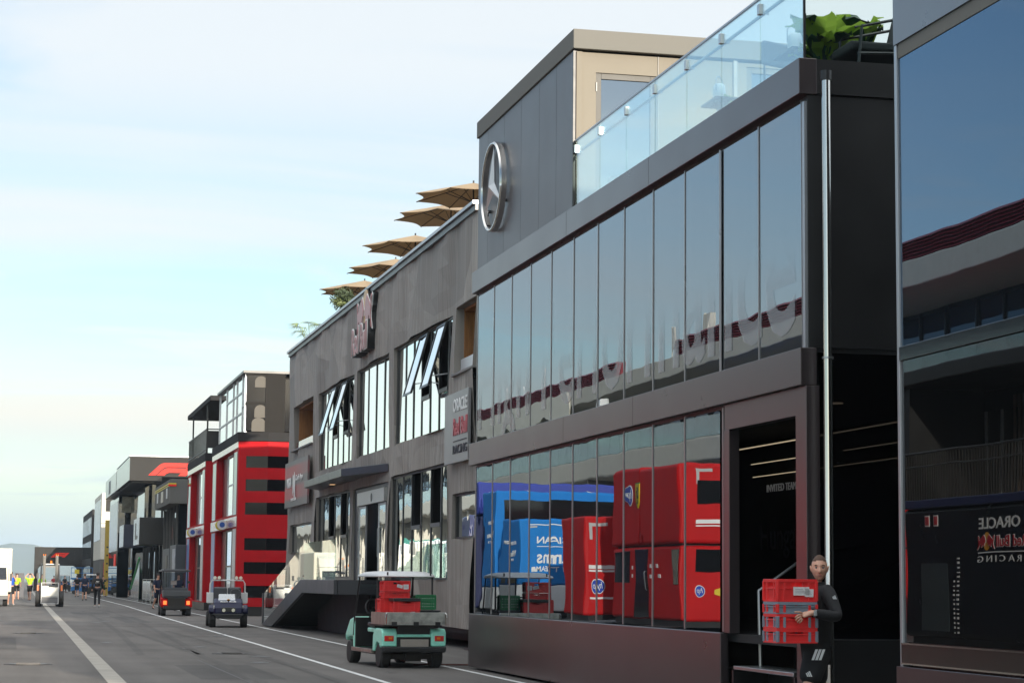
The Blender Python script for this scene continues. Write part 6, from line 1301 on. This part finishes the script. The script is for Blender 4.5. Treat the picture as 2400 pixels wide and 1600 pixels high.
def person(label, loc, rz, top, bottom, long_sleeve=False, long_leg=False, stride=.16, arms='down', hair=HAIRD, shoe=SHOE, k=1.0, print_=None, vest=None, face=True, skin=None):
    root = thing('person', label, 'person', loc, rz); s = stride; sk = skin or SKIN
    P = lambda x, y, z: (x * k, y * k, z * k)
    hipL, hipR = P(.09, 0, .93), P(-.09, 0, .93); knL, knR = P(.10, -s * .75 - .02, .52), P(-.10, s * .35 - .03, .51); anL, anR = P(.10, -s, .09), P(-.10, s + .05, .13); toL, toR = P(.11, -s - .16, .05), P(-.11, s - .09, .05)
    pel, bel, che, nk = P(0, 0, .98), P(0, .0, 1.14), P(0, .01, 1.34), P(0, .01, 1.50)
    shL, shR = P(.19, .01, 1.43), P(-.19, .01, 1.43)
    A = {'down': ((.25, s * .35 + .02, 1.16), (.27, s * .2 - .08, .92), (.27, s * .2 - .12, .83)), 'back': ((-.25, -s * .35 + .02, 1.16), (-.26, -s * .4 - .06, .93), (-.26, -s * .4 - .1, .84)), 'up': ((.33, -.10, 1.52), (.16, -.04, 1.74), (.07, .02, 1.80)), 'camera': ((.24, -.16, 1.26), (.12, -.22, 1.52), (.06, -.24, 1.60))}
    L_ = A['up'] if arms in ('up', 'up1') else A['camera'] if arms == 'camera' else A['down']
    R_ = tuple((-x, y, z) for x, y, z in A['up']) if arms == 'up' else tuple((-x, y, z) for x, y, z in A['camera']) if arms == 'camera' else A['back']
    eL, wL, hL = [P(*q) for q in L_]; eR, wR, hR = [P(*q) for q in R_]
    nodes = [(pel, .12 * k), (bel, .11 * k), (che, .12 * k), (nk, .055 * k), (P(0, -.01, 1.57), .06 * k), (P(0, -.02, 1.65), (.072 * k, .088 * k)), (P(0, -.01, 1.74), .062 * k),
             (shL, .055 * k), (eL, .042 * k), (wL, .03 * k), (hL, .034 * k), (shR, .055 * k), (eR, .042 * k), (wR, .03 * k), (hR, .034 * k),
             (hipL, .085 * k), (knL, .055 * k), (anL, .038 * k), (toL, .035 * k), (hipR, .085 * k), (knR, .055 * k), (anR, .038 * k), (toR, .035 * k)]
    ed = [(0, 1), (1, 2), (2, 3), (3, 4), (4, 5), (5, 6), (2, 7), (7, 8), (8, 9), (9, 10), (2, 11), (11, 12), (12, 13), (13, 14), (0, 15), (15, 16), (16, 17), (17, 18), (0, 19), (19, 20), (20, 21), (21, 22)]
    skin_obj('body', nodes, ed, sk, root)
    mid = lambda a, b, t: tuple(Vector(a).lerp(Vector(b), t))
    tn = [(P(0, 0, 1.0), (.165 * k, .135 * k)), (bel, (.155 * k, .125 * k)), (che, (.17 * k, .135 * k)), (P(0, .01, 1.47), .085 * k)]; te = [(0, 1), (1, 2), (2, 3)]
    for sh_, e_, w_ in ((shL, eL, wL), (shR, eR, wR)):
        i = len(tn); tn += [(sh_, .075 * k), (mid(sh_, e_, .85) if not long_sleeve else e_, .062 * k)]; te += [(2, i), (i, i + 1)]
        if long_sleeve: tn.append((mid(e_, w_, .92), .045 * k)); te.append((i + 1, i + 2))
    skin_obj('jacket' if long_sleeve else 'shirt', tn, te, top, root)
    bn = [(P(0, 0, 1.0), (.15 * k, .125 * k))]; be = []
    for h_, kn, an in ((hipL, knL, anL), (hipR, knR, anR)):
        i = len(bn); bn += [(h_, .105 * k), (mid(h_, kn, .9) if not long_leg else kn, (.085 if not long_leg else .068) * k)]; be += [(0, i), (i, i + 1)]
        if long_leg: bn.append((mid(kn, an, .95), .055 * k)); be.append((i + 1, i + 2))
    skin_obj('trousers' if long_leg else 'shorts', bn, be, bottom, root)
    for an, to in ((anL, toL), (anR, toR)): skin_obj('shoe', [((an[0], an[1] + .04 * k, an[2] - .03 * k), .048 * k), (to, .045 * k)], [(0, 1)], shoe, root)
    b = MB(); b.ball(P(0, .012, 1.715), (.088 * k, .10 * k, .095 * k), 14, 8)
    keep = []
    for f in b.f:
        c = sum((b.v[i] for i in f), Vector()) / len(f)
        if c.z > 1.70 * k or (c.y > .02 * k and c.z > 1.63 * k): keep.append(f)
    b.f = keep; b.mi = [0] * len(keep); b.build('hair', hair, root, smooth=True)
    if vest:
        b = MB(); b.tube([P(-.10, -.135, 1.46), P(-.03, -.15, 1.25)], .012, 5); b.tube([P(.10, -.135, 1.46), P(.03, -.15, 1.25)], .012, 5); b.build('lanyard', SHOE, root)
    if print_:
        b = MB(); b.prism([(-.09 * k, 1.34 * k), (-.05 * k, 1.30 * k), (.05 * k, 1.30 * k), (.09 * k, 1.34 * k), (.04 * k, 1.345 * k), (0, 1.33 * k), (-.04 * k, 1.345 * k)], (0, .152 * k, 0), (-1, 0, 0), (0, 0, 1), .004); b.box(-.14 * k, .14 * k, .148 * k, .152 * k, 1.255 * k, 1.262 * k); b.build('back_print', print_, root)
    return root
YEL = cloth('hi vis yellow', (.42, .72, .02)); BLKC = cloth('black cloth', (.012, .012, .013)); NVC = cloth('navy cloth', (.014, .022, .055)); GRC = cloth('dark grey cloth', (.045, .042, .042)); BLC = cloth('royal blue cloth', (.02, .10, .50)); GNC = cloth('dark green cloth', (.01, .09, .06)); RDC = cloth('red cloth', (.4, .02, .03))
PI = math.pi
person('man walking towards the viewpoint in a yellow shirt and black shorts, arms hanging', (.51, 152, 0), .1, YEL, BLKC, vest=True, k=1.02)
person('man in a yellow shirt and black shorts with both hands raised to his head', (1.36, 149.3, 0), -.3, YEL, BLKC, arms='up', vest=True, k=1.02)
person('person in a yellow shirt mostly hidden behind the left side of the forklift', (2.12, 146, 0), .2, YEL, BLKC)
person('person in a blue top and black shorts beside the white lorry', (.10, 123.5, 0), .2, BLC, BLKC, arms='camera', shoe=SHOEW, k=1.03)
person('walker in a black shirt and grey shorts seen from behind', (5.45, 181, 0), PI, BLKC, GRC, hair=HAIRB)
person('walker in navy shirt and shorts seen from behind, between the black clad walkers', (5.10, 152, 0), PI, NVC, NVC, hair=HAIRB, k=1.04)
person('walker all in black with a white print across the back of the jacket', (4.58, 116.5, 0), PI, BLKC, BLKC, True, True, stride=.10, print_=SW, shoe=SHOEW, k=1.03)
person('photographer in green holding a camera up by the yellow post', (7.72, 185, 0), .9, GNC, GNC, arms='camera')
person('person in navy shirt and shorts stepping beside the black golf cart', (7.33, 110, 0), .5, NVC, NVC, arms='down', stride=.22)
person('person in a dark cap and navy shirt half hidden behind the black golf cart', (7.9, 104, 0), .2, NVC, NVC)
for i, (x, y, tp, lab) in enumerate(((4.55, 231, RDC, 'person in a red top at the left of the crowd near the gate'), (5.1, 238, BLKC, 'person in black in the middle of the crowd near the gate'), (5.75, 234, BLKC, 'person in black at the right of the crowd near the gate'), (6.2, 252, GRC, 'person in grey at the back of the crowd near the gate'))):
    person(lab, (x, y, 0), .3 * i, tp, BLKC, long_leg=True, stride=.06)

# ---- man carrying crates (world-aligned local frame)
MN = thing('person', 'man in black training top and shorts carrying a stack of red and grey crates', 'person', (7.12, 18.35, 0))
def rotz(p, a, c=(0, 0, 0)):
    x, y, z = p[0] - c[0], p[1] - c[1], p[2] - c[2]; return Vector((c[0] + x * math.cos(a) - y * math.sin(a), c[1] + x * math.sin(a) + y * math.cos(a), c[2] + z))
def head_mesh(center, yaw, s=1.0, tilt=0.0):
    """face towards -y before yaw; returns verts, faces"""
    n, m = 44, 34; vs, fs = [], []
    g = lambda d, w_: math.exp(-(d / w_) ** 2)
    for j in range(m + 1):
        ph = math.pi * j / m
        for i in range(n):
            th = 2 * math.pi * i / n; x = .074 * math.sin(ph) * math.sin(th); y = -.096 * math.sin(ph) * math.cos(th); z = .122 * math.cos(ph)
            if z < 0: t = min(1, -z / .122); x *= 1 - .22 * t ** 1.5; y = y * (1 - .12 * t) - .012 * t
            if y > 0: y *= 1.02; 
            if z > .03: x *= 1.02
            f = max(0, -y / .096) ** 1.2
            if y < 0 and abs(x) < .07:
                d = .030 * g(x, .013) * g(z + .032, .018) + .013 * g(x, .010) * g(z + .008, .026) - .015 * (g(x - .031, .016) + g(x + .031, .016)) * g(z - .008, .013) + .006 * g(abs(x) - .028, .026) * g(z - .030, .010) + .006 * g(x, .024) * g(z + .066, .008) - .004 * g(x, .03) * g(z + .052, .006) - .004 * g(x, .02) * g(z + .080, .007) + .012 * g(x, .022) * g(z + .108, .02) + .005 * g(abs(x) - .048, .016) * g(z + .015, .02)
                y -= d * f
            vs.append(Vector((x, y, z)))
    for j in range(m):
        for i in range(n): fs.append([j * n + i, j * n + (i + 1) % n, (j + 1) * n + (i + 1) % n, (j + 1) * n + i])
    for sx in (-1, 1):                                       # ears
        o = len(vs); k, l = 12, 7
        for j in range(l + 1):
            ph = math.pi * j / l
            for i in range(k):
                th = 2 * math.pi * i / k; vs.append(Vector((sx * (.076 + .010 * math.sin(ph) * math.cos(th) + .008 * math.cos(ph)), .012 + .018 * math.sin(ph) * math.sin(th), -.008 + .033 * math.cos(ph))))
        for j in range(l):
            for i in range(k): fs.append([o + j * k + i, o + j * k + (i + 1) % k, o + (j + 1) * k + (i + 1) % k, o + (j + 1) * k + i])
    rm = Matrix.Translation(center) @ Matrix.Rotation(yaw, 4, 'Z') @ Matrix.Rotation(tilt, 4, 'X') @ Matrix.Scale(s, 4)
    return [rm @ v for v in vs], fs, rm
HC = Vector((.027, -.045, 1.66)); YAW = R(-20)
hv, hf, HM = head_mesh(HC, YAW, .97, R(2))
W = lambda x, y, z: (x - 7.0, y - 18.35, z)
bn = [(W(7.02, 18.36, 1.30), .10), (W(7.025, 18.345, 1.47), .055), (W(7.022, 18.33, 1.56), .058)]; be = [(0, 1), (1, 2)]
bn += [(W(7.03, 18.38, .95), .09), (W(7.0, 18.27, .86), .06), (W(6.83, 18.18, .52), .06), (W(6.92, 18.2, .10), .042), (W(6.79, 18.17, .05), .036)]; be += [(0, 3), (3, 4), (4, 5), (5, 6), (6, 7)]
bn += [(W(7.06, 18.46, .86), .06), (W(7.10, 18.52, .52), .06), (W(7.25, 18.55, .13), .042), (W(7.15, 18.54, .05), .036)]; be += [(3, 8), (8, 9), (9, 10), (10, 11)]
S1 = W(7.055, 18.18, 1.45); E1 = W(7.075, 17.985, 1.225); W1 = W(6.815, 17.945, 1.265); H1 = W(6.755, 17.95, 1.25)
bn += [(S1, .05), (E1, .045), (W1, (.026, .030)), (H1, (.034, .016)), (W(6.715, 17.955, 1.238), (.036, .014))]; be += [(0, 12), (12, 13), (13, 14), (14, 15), (15, 16)]
S2 = W(6.99, 18.54, 1.42); E2 = W(6.96, 18.62, 1.16); W2 = W(6.78, 18.45, 1.04); bn += [(S2, .05), (E2, .045), (W2, .03), (W(6.72, 18.43, 1.03), .03)]; be += [(0, 17), (17, 18), (18, 19), (19, 20)]
body = skin_mesh(bn, be, 2); v = [p.co.copy() for p in body.vertices]; f = [list(p.vertices) for p in body.polygons]
def addmesh(vs, fs):
    o = len(v); v.extend(vs); f.extend([[i + o for i in q] for q in fs])
addmesh(hv, hf)
def finger(pts, r):
    me = skin_mesh([(p, r * (1 - .10 * i)) for i, p in enumerate(pts)], [(i, i + 1) for i in range(len(pts) - 1)], 1); addmesh([p.co.copy() for p in me.vertices], [list(p.vertices) for p in me.polygons]); bpy.data.meshes.remove(me)
finger([W(6.725, 17.950, 1.260), W(6.692, 17.933, 1.270), W(6.665, 17.933, 1.270), W(6.645, 17.943, 1.268)], .0095)          # thumb side / index along the rim
finger([W(6.712, 17.943, 1.250), W(6.678, 17.930, 1.244), W(6.658, 17.943, 1.226), W(6.662, 17.960, 1.216)], .0100)
finger([W(6.712, 17.940, 1.234), W(6.676, 17.928, 1.220), W(6.662, 17.943, 1.202), W(6.668, 17.960, 1.194)], .0100)
finger([W(6.718, 17.942, 1.220), W(6.688, 17.930, 1.200), W(6.676, 17.945, 1.184), W(6.682, 17.960, 1.178)], .0095)
finger([W(6.725, 17.945, 1.210), W(6.705, 17.934, 1.188), W(6.695, 17.948, 1.176), W(6.700, 17.960, 1.172)], .0085)
me = bpy.data.meshes.new('body'); me.from_pydata(v, [], f); me.materials.append(SKIN)
for p in me.polygons: p.use_smooth = True
bo_ = bpy.data.objects.new('body', me); COL.objects.link(bo_); bo_.parent = MN
# short hair: the scalp part of the head, slightly proud
hb = MB(); ids = {}
inv = HM.inverted()
for q in hf[:44 * 34]:
    c = sum((inv @ hv[i] for i in q), Vector()) / 4
    if c.z > .062 + max(0, -c.y - .05) * .5 or (c.y > -.005 and c.z > .0 and not (abs(c.x) > .06 and c.y < .03)) or (c.y > .04 and c.z > -.05): hb.F([ids.setdefault(i, hb.V(HC + (hv[i] - HC) * 1.022)) if i not in ids else ids[i] for i in q])
hb.build('hair', mat('cropped hair', (.085, .045, .028), .8, var=.3, vs=60), MN, smooth=True, recalc=False)
for sx in (-1, 1):
    b = MB(); b.ball((0, 0, 0), .0125, 12, 8); e_ = b.build('eye', mat('eye white', (.32, .28, .26), .2, var=0), MN, smooth=True, loc=HM @ Vector((sx * .031, -.072, .008)))  # eye whites and lids toned darker for the shade of the sockets
    b = MB(); b.ball((0, 0, 0), .0068, 10, 6); b.build('iris', mat('iris', (.03, .035, .04), .15, var=0), e_, smooth=True, loc=(HM.to_3x3() @ Vector((0, -.0075, 0))))
    b = MB(); b.tube([HM @ Vector((sx * (.016 + .011 * k), -.0905 + .0045 * k, .0275 + .0035 * math.sin(k * 1.2))) for k in range(4)], [.003, .005, .005, .002], 6); b.build('eyebrow', mat('brow hair', (.09, .05, .03), .8), MN, smooth=True)
    b = MB(); b.tube([HM @ Vector((sx * (.018 + .009 * k), -.0845 + .003 * k, .0155 + .002 * math.sin(k * 1.05))) for k in range(4)], .0022, 5); b.build('eyelid', mat('shaded skin', (.26, .12, .08), .6, var=0), MN, smooth=True)
b = MB(); b.tube([HM @ Vector((x, -.1035 + 5 * x * x, -.0640)) for x in (-.020, -.01, 0, .01, .020)], [.0018, .0040, .0046, .0040, .0018], 6); b.build('lips', mat('lips', (.30, .10, .085), .5, var=0), MN, smooth=True)
TOP = cloth('black training top', (.010, .0105, .012))
tn = [(W(7.03, 18.38, .83), (.155, .17)), (W(7.02, 18.37, 1.14), (.135, .165)), (W(7.035, 18.36, 1.33), (.13, .17)), (W(7.025, 18.35, 1.475), .092), (W(7.022, 18.335, 1.555), .076), (S1, .080), (tuple(Vector(S1).lerp(Vector(E1), .55)), .064), (E1, .054), (tuple(Vector(E1).lerp(Vector(W1), .5)), .052), (tuple(Vector(E1).lerp(Vector(W1), .90)), .042), (S2, .08), (E2, .06), (W2, .045)]
skin_obj('training_top', tn, [(0, 1), (1, 2), (2, 3), (3, 4), (2, 5), (5, 6), (6, 7), (7, 8), (8, 9), (2, 10), (10, 11), (11, 12)], TOP, MN, 2)
sn = [(W(7.03, 18.38, 1.0), (.135, .15)), (W(6.97, 18.26, .86), .13), (W(6.87, 18.20, .62), .105), (W(7.05, 18.47, .86), .12), (W(7.09, 18.52, .60), .10)]
skin_obj('shorts', sn, [(0, 1), (1, 2), (0, 3), (3, 4)], TOP, MN, 2)
for a, c in (((6.93, 18.2, .07), (6.78, 18.165, .05)), ((7.26, 18.55, .09), (7.13, 18.54, .05))): skin_obj('shoe', [(W(*a), .055), (W(*c), .048)], [(0, 1)], SHOE, MN)
b = MB(); b.hexa([W(p[0] - .05, p[1] - .01, p[2] - .010) for p in ((6.868, 17.915, 1.245), (6.898, 17.915, 1.250), (6.898, 17.925, 1.25), (6.868, 17.925, 1.245), (6.866, 17.915, 1.292), (6.896, 17.915, 1.297), (6.896, 17.925, 1.297), (6.866, 17.925, 1.292))]); wt = b.build('watch', mat('watch face', (.45, .48, .48), .15, .3, var=0), MN, bevel=.003)
b = MB(); c0 = Vector(W(6.832, 17.946, 1.262)); ax = (Vector(W1) - Vector(E1)).normalized(); b.cyl(c0 - ax * .013, c0 + ax * .013, .040, .038, 18, False); b.build('strap', BLACKM, wt, smooth=True)
def bars(cx_, y, cz_, s, parent, n=3, slant=.45, lean=.0, fall=.35):
    for k in range(n):
        b = MB(); h = s * (1 - fall * (n - 1 - k) / (n - 1) if fall else 1); x = cx_ + (k - 1) * s * .36
        b.prism([(x, 0), (x + s * .25, 0), (x + s * .25 - h * slant, h), (x - h * slant, h)], W(0, y, cz_), (1, 0, 0), (0, 0, 1), .004); b.build('stripe_mark', mat('reflective white', (.7, .72, .72), .4, var=0), parent)
bars(7.06, 18.03, 1.385, .034, MN); bars(6.89, 18.075, .845, .095, MN, slant=-.40, fall=.0); bars(6.83, 18.07, .70, .048, MN)
G2 = 'red and grey crates carried by the man'
zc = .995
for i, (m_, me_, h, lab, lb) in enumerate(((REDP, GREYP, .125, 'lowest crate of the carried stack, red with grey ends', ()), (REDP, GREYP, .13, 'second crate from below in the carried stack, gripped by the hand', ()), (GREYP, REDP, .105, 'grey crate in the carried stack, below the topmost red one', ()), (REDP, None, .20, 'topmost red crate of the carried stack, with white paper labels', ((.04, .095, .15, .075, 0), (.115, .080, .08, .07, -.05))))):
    crate('carried_crate', lab, (6.805, 18.15, zc), R(2), .385, .33, h, m_, group=G2, labels=lb, mend=me_); zc += h + .001
# ================================================================ air
B = MB(); B.box(-2500, 2500, -170, 4100, -2, 49)
hz_ = B.build('haze', [], None)
hm = bpy.data.materials.new('haze air'); hm.use_nodes = True; t_ = hm.node_tree
for x in list(t_.nodes):
    if x.type != 'OUTPUT_MATERIAL': t_.nodes.remove(x)
pv = t_.nodes.new('ShaderNodeVolumePrincipled'); pv.inputs['Color'].default_value = (.66, .82, 1.0, 1); pv.inputs['Density'].default_value = .00014; pv.inputs['Anisotropy'].default_value = .0
t_.links.new(pv.outputs[0], [x for x in t_.nodes if x.type == 'OUTPUT_MATERIAL'][0].inputs['Volume'])
hz_.data.materials.append(hm); tag(hz_, kind='stuff')
